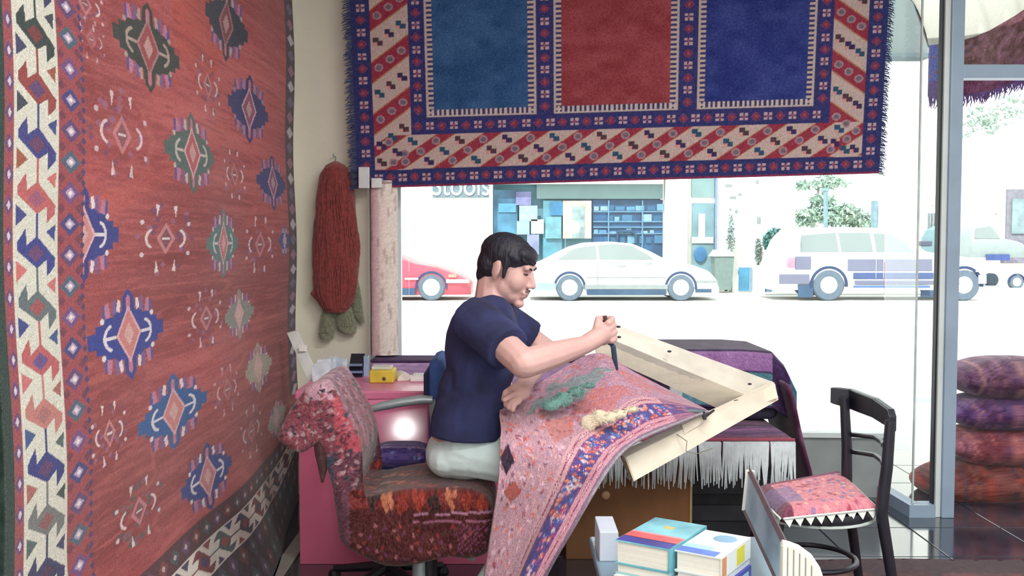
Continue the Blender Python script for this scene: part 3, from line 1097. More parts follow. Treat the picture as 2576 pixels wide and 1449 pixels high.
# guard stripe inside the white border, and lower/far borders
p.rect(1.5, wuv(16, 700)[0], -1, 4, (36, 56, 50))
p.rect(wuv(16, 700)[0], wuv(42, 700)[0], -1, 4, (146, 70, 78))
g0, g1 = wuv(148, 700)[0], wuv(214, 700)[0]
p.rect(g0, g1, -1, 4, (150, 66, 74))
k = 0
for y in np.arange(-60, 1500, 78):
    uc, vc = wuv(181, y)
    su, sv = wsz(181, 25, 30)
    cc = [(64, 60, 116), (92, 62, 106), (70, 92, 110), (110, 70, 120)][k % 4]
    p.dia(uc, vc, su, sv, cc)
    p.dia(uc, vc, su * .5, sv * .5, (176, 156, 186))
    p.dia(uc, vc, su * .25, sv * .25, (228, 214, 214))
    for dx, dy in ((-22, 38), (22, 38)):
        uu_, vv_ = wuv(181 + dx, y + dy)
        p.dia(uu_, vv_, su * .4, sv * .45, (110, 52, 70))
    uc, vc = wuv(29, y + 30)
    su, sv = wsz(29, 12, 26)
    p.dia(uc, vc, su, sv, (96, 66, 110))
    p.dia(uc, vc, su * .4, sv * .5, (206, 190, 200))
    k += 1
for y in np.arange(-60, 1500, 26):
    uc, vc = wuv(212, y)
    p.dia(uc, vc, *wsz(212, 6, 10), (74, 52, 98))

# bottom border
zf, zw0, zw1 = 0.365, 0.185, 0.29
p.rect(g1, 6, -1, zf, (82, 44, 52))
for i, Yv in enumerate(np.arange(g1, 5.2, 0.11)):
    p.dia(Yv, 0.325, .045, .026, [(96, 66, 98), (120, 60, 62), (70, 78, 90)][i % 3])
    p.dia(Yv, 0.325, .016, .010, (190, 170, 170))
p.rect(wuv(42, 700)[0], 6, -1, zw0, (58, 42, 54))
for i, Yv in enumerate(np.arange(2.3, 5.2, 0.12)):
    for zz in (.15, .06):
        p.dia(Yv + zz, zz, .05, .04, [(84, 62, 92), (100, 54, 58), (60, 74, 84)][i % 3])
        p.dia(Yv + zz, zz, .015, .012, (150, 140, 150))
hook_border(p, zw1, zw0, g0, 6, 0.23, [((60, 48, 84), (140, 62, 66), (70, 60, 90)), ((120, 56, 60), (70, 60, 96), (140, 66, 70)), ((76, 92, 92), (150, 70, 70), (50, 56, 110))], 'u', white=(216, 208, 200))
# far border
f0 = wuv(724, 700)[0]
p.rect(f0, 6, 0.5, 4, (74, 52, 72))
for i, zz in enumerate(np.arange(.5, 2.7, .075)):
    p.dia(f0 + .1, zz, .07, .03, [(196, 188, 196), (150, 110, 130), (110, 100, 130)][i % 3])
# white S-hook border down the near side
wb0, wb1 = wuv(40, 700)[0], wuv(150, 700)[0]
per = 134 * 2.33 / F
hook_border(p, wb0, wb1, -0.1, wuv(95, -56)[1], per,
            [((52, 52, 90), (74, 44, 74), (60, 70, 66)), ((46, 60, 60), (110, 52, 54), (60, 58, 96)), ((140, 62, 62), (88, 62, 108), (58, 62, 76)), ((58, 58, 124), (98, 58, 92), (150, 84, 64)),
             ((178, 92, 94), (150, 84, 112), (60, 66, 126)), ((52, 58, 130), (100, 60, 104), (196, 106, 106)), ((92, 104, 108), (150, 80, 82), (56, 64, 128)), ((176, 88, 92), (98, 74, 128), (190, 108, 110)),
             ((182, 118, 112), (160, 104, 104), (60, 82, 130)), ((48, 54, 118), (90, 56, 100), (160, 96, 90)), ((110, 112, 112), (130, 84, 84), (80, 96, 96))])
p.C = np.where(rng.random((nr, nc))[..., None] < .02, p.C * .85 + 25, p.C)
p.grain(7)
flare = 0.17 * np.clip((0.6 - Zg) / 0.6, 0, 1) ** 2 * np.clip((5.05 - Yg) / 1.3, 0, 1)
wav = 0.010 * np.sin(Yg * 5.1 + Zg * 2.0) * np.clip((5.1 - Yg), 0, 1) * np.clip((Yg - 2.6), 0, 1) + 0.006 * np.sin(Zg * 7 + Yg)
Xg = RX + flare + np.clip(wav, -0.012, 0.02)
rug = thing('wall_rug', 'huge red rug with blue medallions and white hook border on left wall', 'rug', (RX, 3.6, 0))
sheet('pile', Xg, Yg, np.maximum(Zg, 0.012), p.C, WOOL, rug, 0.012)
MB().tube([(RX - .012, 2.15, 2.63), (RX - .012, 5.1, 2.63)], 0.012, 8).build('hanging_rod', ALU, rug)

# ---------------------------------------------------------------- kilim hung in the window
KY = 5.0
nu, nv = 700, 330
Wp, Hp = 1308.0, 660.0
uu = np.linspace(0, Wp, nu)[None, :] * np.ones((nv, 1))
vv = np.linspace(0, Hp, nv)[:, None] * np.ones((1, nu))
p = Paint(uu, vv, (52, 56, 108))
p.mask(vv < 5, (132, 52, 84))


def star(u, v, r, kind):
    if kind % 2:
        p.rect(u - r, u + r, v - r * .9, v + r * .9, (192, 160, 168))
        p.rect(u - r * .2, u + r * .2, v - r, v + r, (60, 60, 108))
        p.rect(u - r, u + r, v - r * .2, v + r * .2, (60, 60, 108))
        p.rect(u - r * .35, u + r * .35, v - r * .35, v + r * .35, (150, 84, 108))
    else:
        p.dia(u, v, r * 1.35, r * 1.25, (118, 66, 108))
        p.rect(u - r * .8, u + r * .8, v - r * .8, v + r * .8, (122, 60, 92))
        p.rect(u - r * .35, u + r * .35, v - r * .35, v + r * .35, (160, 74, 84))


def diag_band(u0, u1, v0, v1, mode):
    """broad border of leaning red stripes on cream"""
    U, V = p.U, p.V
    m = (U >= u0) & (U <= u1) & (V >= v0) & (V <= v1)
    p.mask(m, (194, 172, 168))
    if mode == 'b':
        ph = (U - 1.55 * V) % 118
        m2 = m & (ph < 50)
        edge = m & ((ph < 4) | ((ph > 46) & (ph < 50)))
        for k in range(-2, 14):
            for j, fv in enumerate((.2, .5, .8)):
                v = v0 + fv * (v1 - v0)
                for q, big in ((25, False), (84, True)):
                    u = 118 * k + 1.55 * v + q
                    if u0 + 8 < u < u1 - 8:
                        MOT.append((u, v, big, j + k))
    else:
        sg = -1 if mode == 'l' else 1
        ph = (V + sg * .72 * (U - u0)) % 128
        m2 = m & (ph < 56)
        edge = m & ((ph < 4) | ((ph > 52) & (ph < 56)))
        for k in range(-2, 9):
            for j, fu in enumerate((.2, .5, .8)):
                u = u0 + fu * (u1 - u0)
                for q, big in ((28, False), (92, True)):
                    v = 128 * k - sg * .72 * (u - u0) + q
                    if v0 + 6 < v < v1 - 6:
                        MOT.append((u, v, big, j + k))
    p.mask(m2, (148, 54, 74))
    p.mask(edge, (176, 120, 92))


MOT = []
diag_band(45, 140, 44, Hp, 'l')
diag_band(1178, 1262, 44, Hp, 'r')
diag_band(45, 1262, 46, 130, 'b')
for (u, v, big, j) in MOT:
    if big:
        c1 = [(64, 50, 92), (52, 82, 112), (84, 60, 70)][j % 3]
        p.rect(u - 12, u + 2, v - 2, v + 10, c1)
        p.rect(u - 2, u + 12, v - 10, v + 2, c1)
        p.rect(u - 12, u - 2, v - 10, v - 3, (212, 150, 150))
        p.rect(u + 3, u + 11, v + 3, v + 9, (176, 176, 160))
    else:
        p.disc(u, v, 11, 10, (170, 130, 142))
        p.disc(u, v, 7, 6, (96, 112, 130))
        p.disc(u, v, 3, 2.6, (160, 80, 90))
for i, u in enumerate(np.arange(24, 1300, 30)):
    star(u, 25, 10, i)
for i, v in enumerate(np.arange(56, Hp, 30)):
    star(24, v, 10, i)
    star(1284, v, 10, i + 1)
p.rect(140, 1178, 130, Hp, (54, 56, 112))
for (a, b) in ((140, 176), (454, 492), (804, 846), (1140, 1178)):
    for i, v in enumerate(np.arange(190, Hp, 30)):
        star((a + b) / 2, v, 10, i)
for i, u in enumerate(np.arange(156, 1175, 30)):
    star(u, 150, 10, i)
for (a, b, c) in ((176, 454, (52, 88, 134)), (492, 804, (146, 66, 74)), (846, 1140, (50, 62, 130))):
    p.rect(a, b, 168, Hp, (58, 58, 104))
    p.rect(a + 3, b - 3, 171, Hp, (186, 172, 172))
    p.rect(a + 8, b - 8, 176, Hp, (66, 62, 110))
    mteeth = ((p.V % 12) < 6) & (((p.U > a + 8) & (p.U < a + 22)) | ((p.U < b - 8) & (p.U > b - 22))) & (p.V > 172)
    p.mask(mteeth, (196, 176, 170))
    mteeth = ((p.U % 12) < 6) & (p.V > 174) & (p.V < 190) & (p.U > a + 8) & (p.U < b - 8)
    p.mask(mteeth, (200, 184, 178))
    p.rect(a + 22, b - 22, 190, Hp, c)
    fm = (p.U > a + 22) & (p.U < b - 22) & (p.V > 190)
    p.C[fm] += ((lownoise(nv, nu, 30, 40) - .5) * 22)[fm][:, None]
p.grain(8)
BL, BR = P(900, 474, KY), P(2206, 437, KY)
TLp = P(874, -186, KY)
ex = (BR - BL)
ev = Vector((0, 0, 1)) * (Hp * KY / F)
sx_ = uu / Wp
sy_ = vv / Hp
bow = 0.004 * np.sin(sx_ * 9) * (1 - sy_)
shift = (sx_ - .5) * 0.0
X = BL.x + ex.x * sx_ - 0.045 * sy_ * (1 - sx_) + 0.05 * sy_ * sx_
Z = BL.z + ex.z * sx_ + ev.z * sy_
Yk = fy(0) * 0 + KY - 0.03 * sx_ + bow
kil = thing('window_kilim', 'flat woven hanging with blue, red and navy panels, hung across the window', 'kilim', (BL.x + ex.x / 2, KY, BL.z))
sheet('weave', X, Yk, Z, p.C, WOOL, kil, 0.008)
FRB = mat('blue_fringe', (62, 78, 122), .95, .3, 40)
for side in (0, 1):
    mb = MB()
    j = 0 if side == 0 else nu - 1
    r = random.Random(side)
    for i in range(0, nv - 1):
        for s in range(1):
            q = Vector((X[i, j], Yk[i, j], Z[i, j] + r.uniform(-.002, .002)))
            L = r.uniform(.02, .05) * (1 if side == 0 else .7)
            d = -1 if side == 0 else 1
            mb.tube([q + Vector((0, .003, 0)), q + Vector((d * L * .6, r.uniform(-.006, .008), -.004)), q + Vector((d * L, r.uniform(-.01, .012), -r.uniform(.004, .02)))], [.0022, .002, .001], 4)
    fo = mb.build('fringe', FRB, kil)
    fo['kind'] = 'stuff'
TAPE = mat('white_tape', (222, 228, 230), .5)
for (x0, y0, x1, y1) in ((902, 420, 929, 474), (934, 448, 960, 473)):
    a, b = P(x0, y1, KY - .03), P(x1, y0, KY - .03)
    o = MB().bbox((a.x, KY - .035, a.z), (b.x, KY - .012, b.z), .004).build('clip', TAPE, None)
    tag(o, 'tall white plastic clip at the kilim corner' if x0 == 902 else 'small square white clip beside the taller one on kilim hem', 'clip')
MB().tube([(BL.x - .05, KY, BL.z + ev.z + .012), (BR.x + .1, KY, BR.z + ev.z + .012)], .012, 8).build('hanging_rod', ALU, kil)

# ---------------------------------------------------------------- dark rug hung outside above the cushions
n, k = 60, 150
s = np.linspace(0, 1, k)[None, :] * np.ones((n, 1))
t_ = np.linspace(0, 1, n)[:, None] * np.ones((1, k))
xp = 2328 + s * 330
Y0 = 5.86
ytop = np.interp(xp, [2325, 2420, 2480, 2540, 2580, 2660], [120, 106, 82, 46, 16, -62])
ybot = np.interp(xp, [2325, 2410, 2480, 2576, 2660], [246, 244, 232, 196, 165])
yp = ybot + (ytop - ybot) * t_
X = (xp - 1288) / F * Y0
Z = CAMZ + (600 - yp) * Y0 / F
p = Paint(s * 10, t_ * 4, (92, 56, 62))
p.C += (lownoise(n, k, 14, 30) - .5)[..., None] * np.array([50, 44, 60])
p.mask((s < .13), (78, 84, 142))  # bluish cast of the narrow pane painted onto this end of the rug
for i in range(60):
    p.dia(rng.random() * 10, rng.random() * 4, .12, .12, [(120, 74, 84), (60, 54, 92), (140, 90, 80)][i % 3], .8)
p.mask(t_ < .3, (92, 44, 84), .5)
p.grain(10)
orug = thing('hanging_rug', 'dark maroon fringed rug draped under the awning outside the entry', 'rug', (2.6, Y0, 2.2))
Yo = Y0 + 0.02 * np.sin(s * 14)
sheet('pile', X, Yo, Z, p.C, WOOL, orug, .01)
mb = MB()
r = random.Random(5)
for j in range(k):
    q = Vector((X[0, j], Yo[0, j], Z[0, j]))
    L = r.uniform(.03, .075)
    mb.tube([q, q + Vector((r.uniform(-.01, .01), 0, -L * .6)), q + Vector((r.uniform(-.02, .015), 0, -L))], [.005, .004, .002], 4)
mb.build('fringe', mat('dark_fringe', (96, 70, 120), .95, .3, 20), orug)['kind'] = 'stuff'
# ================================================================= left side of the room
# yarn on the pier
YR = mat('rust_yarn', (142, 62, 60), .95, .25, 60, .6, 220, sheen=.3)
YG = mat('sage_yarn', (138, 142, 120), .95, .2, 60, .6, 200, sheen=.3)


def hank(name, label, px, Y, m, thick, nrow=40, group=None):
    """hank of yarn: outline from px rows (y, xl, xr), rounded body plus loose strands on it"""
    ys = [q[0] for q in px]
    t = thing(name, label, 'yarn', P((px[0][1] + px[0][2]) / 2, px[0][0], Y), group)
    mb = MB()
    yy = np.linspace(ys[0], ys[-1], nrow)
    xl = np.interp(yy, ys, [q[1] for q in px])
    xr = np.interp(yy, ys, [q[2] for q in px])
    n = 20
    v = []
    f = []
    r = random.Random(len(name))
    for i in range(nrow):
        a, b = P(xl[i], yy[i], Y), P(xr[i], yy[i], Y)
        w = (b.x - a.x) / 2
        c = (a + b) / 2
        th = min(thick, w * .8)
        for k in range(n):
            an = 2 * math.pi * k / n
            j = 1 + .05 * math.sin(k * 5.1 + i * .35) + r.uniform(-.02, .02)
            v.append((c.x + math.cos(an) * w * j, Y + math.sin(an) * th * j, c.z))
    for i in range(nrow - 1):
        for k in range(n):
            k2 = (k + 1) % n
            f.append((i * n + k, i * n + k2, (i + 1) * n + k2, (i + 1) * n + k))
    f.append(tuple(range(n)))
    f.append(tuple(reversed(range((nrow - 1) * n, nrow * n))))
    mb.add(v, f)
    mb.build('skein', m, t, True)
    st = MB()
    for k in range(26):
        fx = r.uniform(.06, .94)
        pts = []
        for i in range(2, nrow - 1, 4):
            fx2 = min(max(fx + .05 * math.sin(i * .3 + k), .03), .97)
            x = xl[i] + (xr[i] - xl[i]) * fx2
            a = P(x, yy[i], Y)
            w = (xr[i] - xl[i]) / 2 * Y / F
            th = min(thick, w * .8)
            pts.append((a.x, Y - th * math.sqrt(max(1 - (2 * fx2 - 1) ** 2, 0)) * 1.02 - .001, a.z))
        st.tube(pts, .0035, 5)
    o = st.build('strands', m, t, True)
    o['kind'] = 'stuff'
    return t


HY = 5.05
hk = hank('yarn_hank', 'large rust red hank of yarn hanging on the cream pier', [(406, 838, 850), (412, 822, 866), (440, 806, 884), (500, 795, 894), (560, 790, 900), (640, 787, 904), (700, 786, 902), (740, 788, 897), (760, 800, 890), (785, 818, 872)], HY, YR, .055)
MB().cap(P(788, 738, HY - .01), P(800, 752, HY - .01), .014, .012).build('knot', YR, hk, True)
a = P(843, 394, 5.119)
MB().tube([a + Vector((0, .0, 0)), a + Vector((0, -.05, 0)), a + Vector((0, -.055, .01))], .003, 6).build('hook', ALU, hk)
MB().tube([P(845, 396, 5.07), P(842, 410, HY)], .003, 6).build('hanging_loop', YG, hk)
hank('yarn_hank', 'sage green tuft of yarn under the rust hank, leftmost', [(780, 812, 838), (800, 808, 842), (840, 802, 842), (853, 806, 838)], HY + .02, YG, .025, 14)
hank('yarn_hank', 'sage green bundle of yarn under the middle of the rust hank', [(760, 848, 880), (790, 846, 892), (830, 848, 898), (838, 862, 896)], HY + .025, YG, .03, 14)
hank('yarn_hank', 'sage green tuft of yarn at the right side of the rust hank', [(690, 888, 898), (740, 886, 908), (790, 888, 914), (812, 904, 918)], HY + .03, YG, .025, 14)

# faded rug rolled upright against the jamb
n, k = 90, 40
zz = np.linspace(0.74, 1.62, n)[:, None] * np.ones((1, k))
an = np.linspace(0, 2 * math.pi, k)[None, :] * np.ones((n, 1))
c0 = P(964, 700, 5.0)
rr = .068 * (1 + .04 * np.cos(2 * an) + .01 * np.sin(zz * 17))
X = c0.x + rr * np.cos(an)
Yy = 5.04 + rr * np.sin(an) * .8
p = Paint(an, zz, (242, 232, 226))
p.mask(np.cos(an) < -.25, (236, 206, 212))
p.mask(np.cos(an) < -.86, (120, 96, 112))  # shadow down the roll's left side, painted dark
for i in range(90):
    p.dia(rng.random() * 6.28, .74 + rng.random() * .9, .12, .02 + rng.random() * .03, [(190, 150, 156), (200, 186, 170), (176, 160, 160)][i % 3], .6)
p.grain(6)
rr_ = thing('rolled_rug', 'faded pink and cream rug rolled upright beside the window jamb', 'rug', (c0.x, 5.04, .72))
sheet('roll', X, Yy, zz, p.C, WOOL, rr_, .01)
MB().lathe([(.062, 0), (.064, .01)], (c0.x, 5.04, 1.605), 24).build('roll_end', mat('roll_end', (176, 150, 150), .95, .3, 60), rr_)

# window bench with purple cover
PURP = mat('mauve_cloth', (186, 156, 204), .95, .15, 25, .3, 200, stretch=(1, 1, 3))
PLUM = mat('plum_edge', (74, 48, 88), .95, .2, 30)
t = thing('window_bench', 'long low bench under the window covered with mauve cloth', 'bench', (0.2, 4.95, 0))
bx0, bx1 = P(934, 900, 4.9).x, 1.0
MB().box((bx0 + .02, 4.9, 0), (bx1 - .02, 5.06, .69)).build('carcass', mat('bench_wood', (96, 70, 60), .8), t)
MB().bbox((bx0, 4.86, .60), (bx1, 5.075, .722), .015).build('cover', PURP, t)
MB().bbox((bx0, 4.858, .722), (bx1, 5.077, .732), .005).build('cover_edge', PLUM, t)

# pink desk
PINK = mat('pink_laminate', (224, 112, 150), .45, .05, 4, coat=.1)
t = thing('office_desk', 'pink laminate desk behind the rug covered swivel chair', 'desk', (-.5, 4.2, 0))
dx0, dx1, dz = P(752, 1200, 4.0).x, 0.0, .715
MB().bbox((dx0 - .01, 3.98, dz - .035), (dx1, 4.46, dz), .006).build('top', mat('pink_top', (206, 116, 152), .4, .05, 4, coat=.1), t)
MB().bbox((dx0, 4.0, 0.0), (dx1 - .02, 4.03, dz - .035), .003).build('front_panel', PINK, t)
MB().bbox((dx0, 4.03, 0.0), (dx0 + .03, 4.44, dz - .035), .003).build('side_panel', PINK, t)
MB().bbox((dx1 - .05, 4.03, 0.0), (dx1 - .02, 4.44, dz - .035), .003).build('side_panel', PINK, t)

# things on the desk
t = thing('card_board', 'long white board leaning against the wall rug at the desk', 'board', P(760, 950, 4.6))
q = [P(722, 838, 4.6), P(746, 832, 4.6), P(806, 958, 4.47), P(778, 964, 4.47)]
MB().prism(q, (0, .012, .003)).build('sheet', mat('white_card', (214, 220, 218), .6), t)
px_box('label', 752, 868, 772, 884, 4.53, .004, mat('card_label', (236, 236, 232), .6), t).rotation_euler = (0, 0, 0)
t = thing('paper_pile', 'heap of pale blue papers standing on the left of the desk', 'papers', P(815, 962, 4.3))
r = random.Random(9)
for i in range(7):
    x0 = 786 + i * 7
    q = [P(x0, 962, 4.25 + i * .025), P(x0 + 46, 960, 4.26 + i * .025), P(x0 + 40 + r.uniform(-8, 8), 892 + r.uniform(0, 26), 4.3 + i * .025), P(x0 + 4 + r.uniform(-8, 8), 896 + r.uniform(0, 26), 4.29 + i * .025)]
    c = r.choice([(196, 206, 216), (214, 218, 220), (168, 180, 198), (186, 200, 210)])
    MB().prism(q, (.002, .006, 0)).build('paper', mat('paper_%d' % c[0], c, .8, .15, 30), t)
t = thing('cable', 'dark curled cable lying over the papers on the desk', 'cable', P(830, 930, 4.45))
MB().tube([P(800, 938, 4.46), P(812, 924, 4.45), P(828, 918, 4.45), P(842, 924, 4.46), P(846, 900, 4.5), P(844, 912, 4.47), P(850, 935, 4.46)], .008, 7).build('cord', mat('cord_blue', (52, 58, 92), .6), t, True)
t = thing('telephone', 'black desk telephone standing upright with silver bands', 'telephone', P(893, 965, 4.4))
TB = mat('phone_black', (24, 26, 40), .3, .1)
a, b = P(876, 962, 4.4), P(912, 892, 4.4)
MB().hexa([(a.x, 4.38, dz), (b.x, 4.38, dz), (b.x, 4.52, dz), (a.x, 4.52, dz), (a.x + .008, 4.44, b.z), (b.x + .004, 4.44, b.z), (b.x + .004, 4.5, b.z - .01), (a.x + .008, 4.5, b.z - .01)]).build('body', TB, t)
for y in (916, 934, 950):
    px_box('band', 878, y, 910, y + 5, 4.375, .02, mat('phone_band', (112, 130, 168), .4), t)
px_box('handset', 915, 896, 925, 950, 4.42, .05, mat('handset_blue', (150, 172, 206), .4), t)
px_box('key_tray', 878, 956, 930, 968, 4.3, .1, mat('tray_blue', (140, 160, 196), .4), t)
t = thing('tape_box', 'yellow carton of tape lying in front of the telephone', 'box', P(955, 965, 4.25))
MB().bbox((P(926, 0, 4.25).x, 4.2, dz), (P(988, 0, 4.25).x, 4.32, dz + .055), .006).build('carton', mat('yellow_card', (206, 184, 62), .6, .12, 20), t)
MB().ell(P(966, 953, 4.2), (.008, .004, .008)).build('printed_dot', mat('dot', (80, 80, 50), .6), t)
MB().bbox((P(930, 0, 4.25).x, 4.22, dz + .055), (P(980, 0, 4.25).x, 4.3, dz + .068), .003).build('flap', mat('white_flap', (214, 214, 206), .7), t)
t = thing('paper_roll', 'small crumpled white paper roll right of the yellow carton', 'paper', P(1015, 965, 4.3))
Rx = Matrix.Rotation(math.pi / 2, 3, 'X') @ Matrix.Rotation(.35, 3, 'Y')
MB().lathe([(.02, -.05), (.034, -.05), (.036, 0), (.034, .05), (.02, .05)], P(1012, 955, 4.33), 18, Rx).build('roll', mat('roll_white', (220, 216, 208), .8, .1, 30, .4, 60), t, True)
MB().bbox((P(1030, 0, 4.3).x, 4.24, dz), (P(1066, 0, 4.3).x, 4.4, dz + .018), .004).build('pad', mat('pad_white', (222, 218, 216), .8), t)

# pale mat on the floor by the wall rug
o = MB().bbox((WX + .16, 3.3, 0.0), (dx0 - .03, 5.1, .012), .004).build('floor_mat', mat('grey_felt', (176, 180, 174), .95, .08, 20, .3, 150))
tag(o, 'pale grey felt mat between the wall rug and pink desk', 'mat')

# blue arm chair facing the desk
BLU = mat('blue_fabric', (56, 86, 150), .9, .15, 30, .3, 200)
STEEL = mat('steel', (164, 176, 182), .35, .06, metal=.4)
t = thing('office_chair', 'blue office chair with steel arm, between the desk and the man', 'chair', (P(1010, 1200, 3.72).x, 3.75, 0))
x1 = P(1106, 1000, 3.75).x
z0, z1 = P(0, 1100, 3.75).z, P(0, 892, 3.75).z
MB().bbox((x1 - .03, 3.58, z0), (x1 + .03, 3.92, z1), .028).build('backrest', BLU, t)
MB().bbox((x1 - .05, 3.62, z1 - .17), (x1 - .03, 3.88, z1 - .05), .01).build('back_cushion', mat('navy_pad', (40, 44, 84), .9), t)
sx0 = P(940, 1150, 3.72).x
MB().bbox((sx0, 3.55, .42), (x1, 3.95, .49), .03).build('seat', BLU, t)
ar = [P(934, 1029, 3.55), P(960, 1022, 3.55), P(1010, 1012, 3.55), P(1060, 1005, 3.55), P(1088, 1006, 3.55)]
MB().tube(ar, [.013, .016, .017, .017, .015], 10).build('arm', STEEL, t, True)
MB().tube([P(1086, 1006, 3.56), P(1092, 1080, 3.58), Vector((x1, 3.6, .45))], .012, 8).build('arm_support', STEEL, t, True)
MB().tube([(x1 - .2, 3.75, .42), (x1 - .2, 3.75, .06)], .025, 12).build('post', STEEL, t)
for k in range(5):
    an = 2 * math.pi * k / 5 + .4
    MB().tube([(x1 - .2, 3.75, .08), (x1 - .2 + math.cos(an) * .22, 3.75 + math.sin(an) * .22, .05)], [.022, .014], 8).build('leg', DARK, t)
    MB().ell((x1 - .2 + math.cos(an) * .22, 3.75 + math.sin(an) * .22, .025), (.025, .02, .025), n=10, m=8).build('caster', DARK, t)
# cushion on it
n, k = 60, 80
s = np.linspace(0, 1, k)[None, :] * np.ones((n, 1))
q_ = np.linspace(0, 1, n)[:, None] * np.ones((1, k))


def cushion(name, label, cx_, cy_, cz_, wx, wy, h, base, motifs, rz=0., group=None, tilt=0., seedv=1, nn=44, e=0.55, zig=None):
    """pillow built as a closed wrapped grid with woven colours; cz_ is the height of its underside"""
    t = thing(name, label, 'cushion', (cx_, cy_, cz_), group, rz)
    r = np.random.default_rng(seedv)
    lens_ = e < .5
    th = np.linspace(-math.pi / 2, math.pi / 2, nn)[:, None] * np.ones((1, nn * 2))
    ph = np.linspace(0, 2 * math.pi, nn * 2)[None, :] * np.ones((nn, 1))
    sg = lambda a, e_: np.sign(a) * np.abs(a) ** e_
    ct = sg(np.cos(th), .45)
    X0 = wx / 2 * ct * sg(np.cos(ph), e)
    Y0_ = wy / 2 * ct * sg(np.sin(ph), e)
    if lens_:
        ct = sg(np.cos(th), .8)
        X0 = wx / 2 * ct * sg(np.cos(ph), .6)
        Y0_ = wy / 2 * ct * sg(np.sin(ph), .6)
    Z0 = h / 2 * sg(np.sin(th), 1.0 if lens_ else .8) * (1 - (.25 if lens_ else .55) * np.clip((np.abs(X0) / (wx / 2)) ** 4 + (np.abs(Y0_) / (wy / 2)) ** 4, 0, 1)) + h / 2
    X0 = X0 * (1 + .02 * np.sin(ph * 7))
    U = np.where(np.abs(th) < 9, X0 / wx, 0)
    V = Y0_ / wy + Z0 / h * .4
    p = Paint(U, V, base)
    p.C += (lownoise(nn, nn * 2, 10, 24, r) - .5)[..., None] * 50
    motifs(p, r)
    p.C += r.normal(0, 8, U.shape)[..., None]
    c, s_ = math.cos(rz), math.sin(rz)
    ct_, st_ = math.cos(tilt), math.sin(tilt)
    X1 = X0 * ct_ - Z0 * st_
    Z1 = X0 * st_ + Z0 * ct_
    Xw = cx_ + X1 * c - Y0_ * s_
    Yw = cy_ + X1 * s_ + Y0_ * c
    sheet('cover', Xw, Yw, cz_ + Z1 - (Z1.min()), p.C, WOOL, t, .004)
    return t


def m_blue(p, r):
    for i in range(60):
        p.dia(r.uniform(-.5, .5), r.uniform(-.6, .9), .03, .05, [(120, 130, 190), (70, 60, 130), (150, 110, 150)][i % 3])
    p.mask(np.abs(p.V - .1) < .03, (150, 120, 160))


cushion('seat_cushion', 'blue and plum patterned cushion on the blue office chair', (sx0 + x1) / 2 - .01, 3.66, .482, .24, .2, .09, (84, 70, 128), m_blue, seedv=4)

# added panel, tilted to mirror the flash as the desk front's glint
CP0 = P(1018, 1190, 3.87)
GL = mat('glossy_board', (206, 116, 152), .09, .04, 3, spec=.22)
t = thing('glint_panel', 'added glossy pink panel tilted to mirror the flash in front of the desk', 'panel', (CP0.x, CP0.y, .49))
CP = P(1018, 1078, 3.9)
nP = (Vector((0.025, -0.01, 1.39)) - CP).normalized()      # faces the photographer
rP = Vector((0, 0, 1)).cross(nP).normalized()
uP = nP.cross(rP)
wl_, wr_ = .145, .095
ht, hb = .115, (CP.z - .495) / uP.z
MB().hexa([CP - rP * wl_ - uP * hb, CP + rP * wr_ - uP * hb, CP + rP * wr_ - uP * hb - nP * .008, CP - rP * wl_ - uP * hb - nP * .008,
           CP - rP * wl_ + uP * ht, CP + rP * wr_ + uP * ht, CP + rP * wr_ + uP * ht - nP * .008, CP - rP * wl_ + uP * ht - nP * .008]).build('board', GL, t)

# ================================================================= rug covered swivel chair
sw = thing('swivel_chair', 'swivel chair wrapped in dark red rugs that the man sits on', 'chair', (P(1060, 1300, 3.3).x, 3.3, 0))
CY0, CY1 = 3.07, 3.5
prof = [(844, 938), (868, 965), (896, 1010), (924, 1066), (932, 1115), (924, 1164), (912, 1208), (950, 1214), (1000, 1204), (1085, 1192), (1175, 1196), (1216, 1208), (1240, 1236), (1246, 1275),
        (1238, 1310), (1228, 1346), (1190, 1362), (1133, 1358), (1051, 1376), (989, 1380), (927, 1352), (881, 1322), (872, 1263), (864, 1201), (848, 1145), (836, 1098), (822, 1090), (790, 1108), (755, 1096), (732, 1074), (748, 1030), (772, 990), (806, 950)]


def smooth_loop(pts, m):
    """closed Catmull-Rom resampled to m points"""
    pts = [Vector((a, b)) for a, b in pts]
    n = len(pts)
    out = []
    for i in range(m):
        t = i / m * n
        k = int(t)
        f = t - k
        p0, p1, p2, p3 = (pts[(k + d) % n] for d in (-1, 0, 1, 2))
        out.append(0.5 * ((2 * p1) + (p2 - p0) * f + (2 * p0 - 5 * p1 + 4 * p2 - p3) * f * f + (3 * p1 - p0 - 3 * p2 + p3) * f ** 3))
    return out


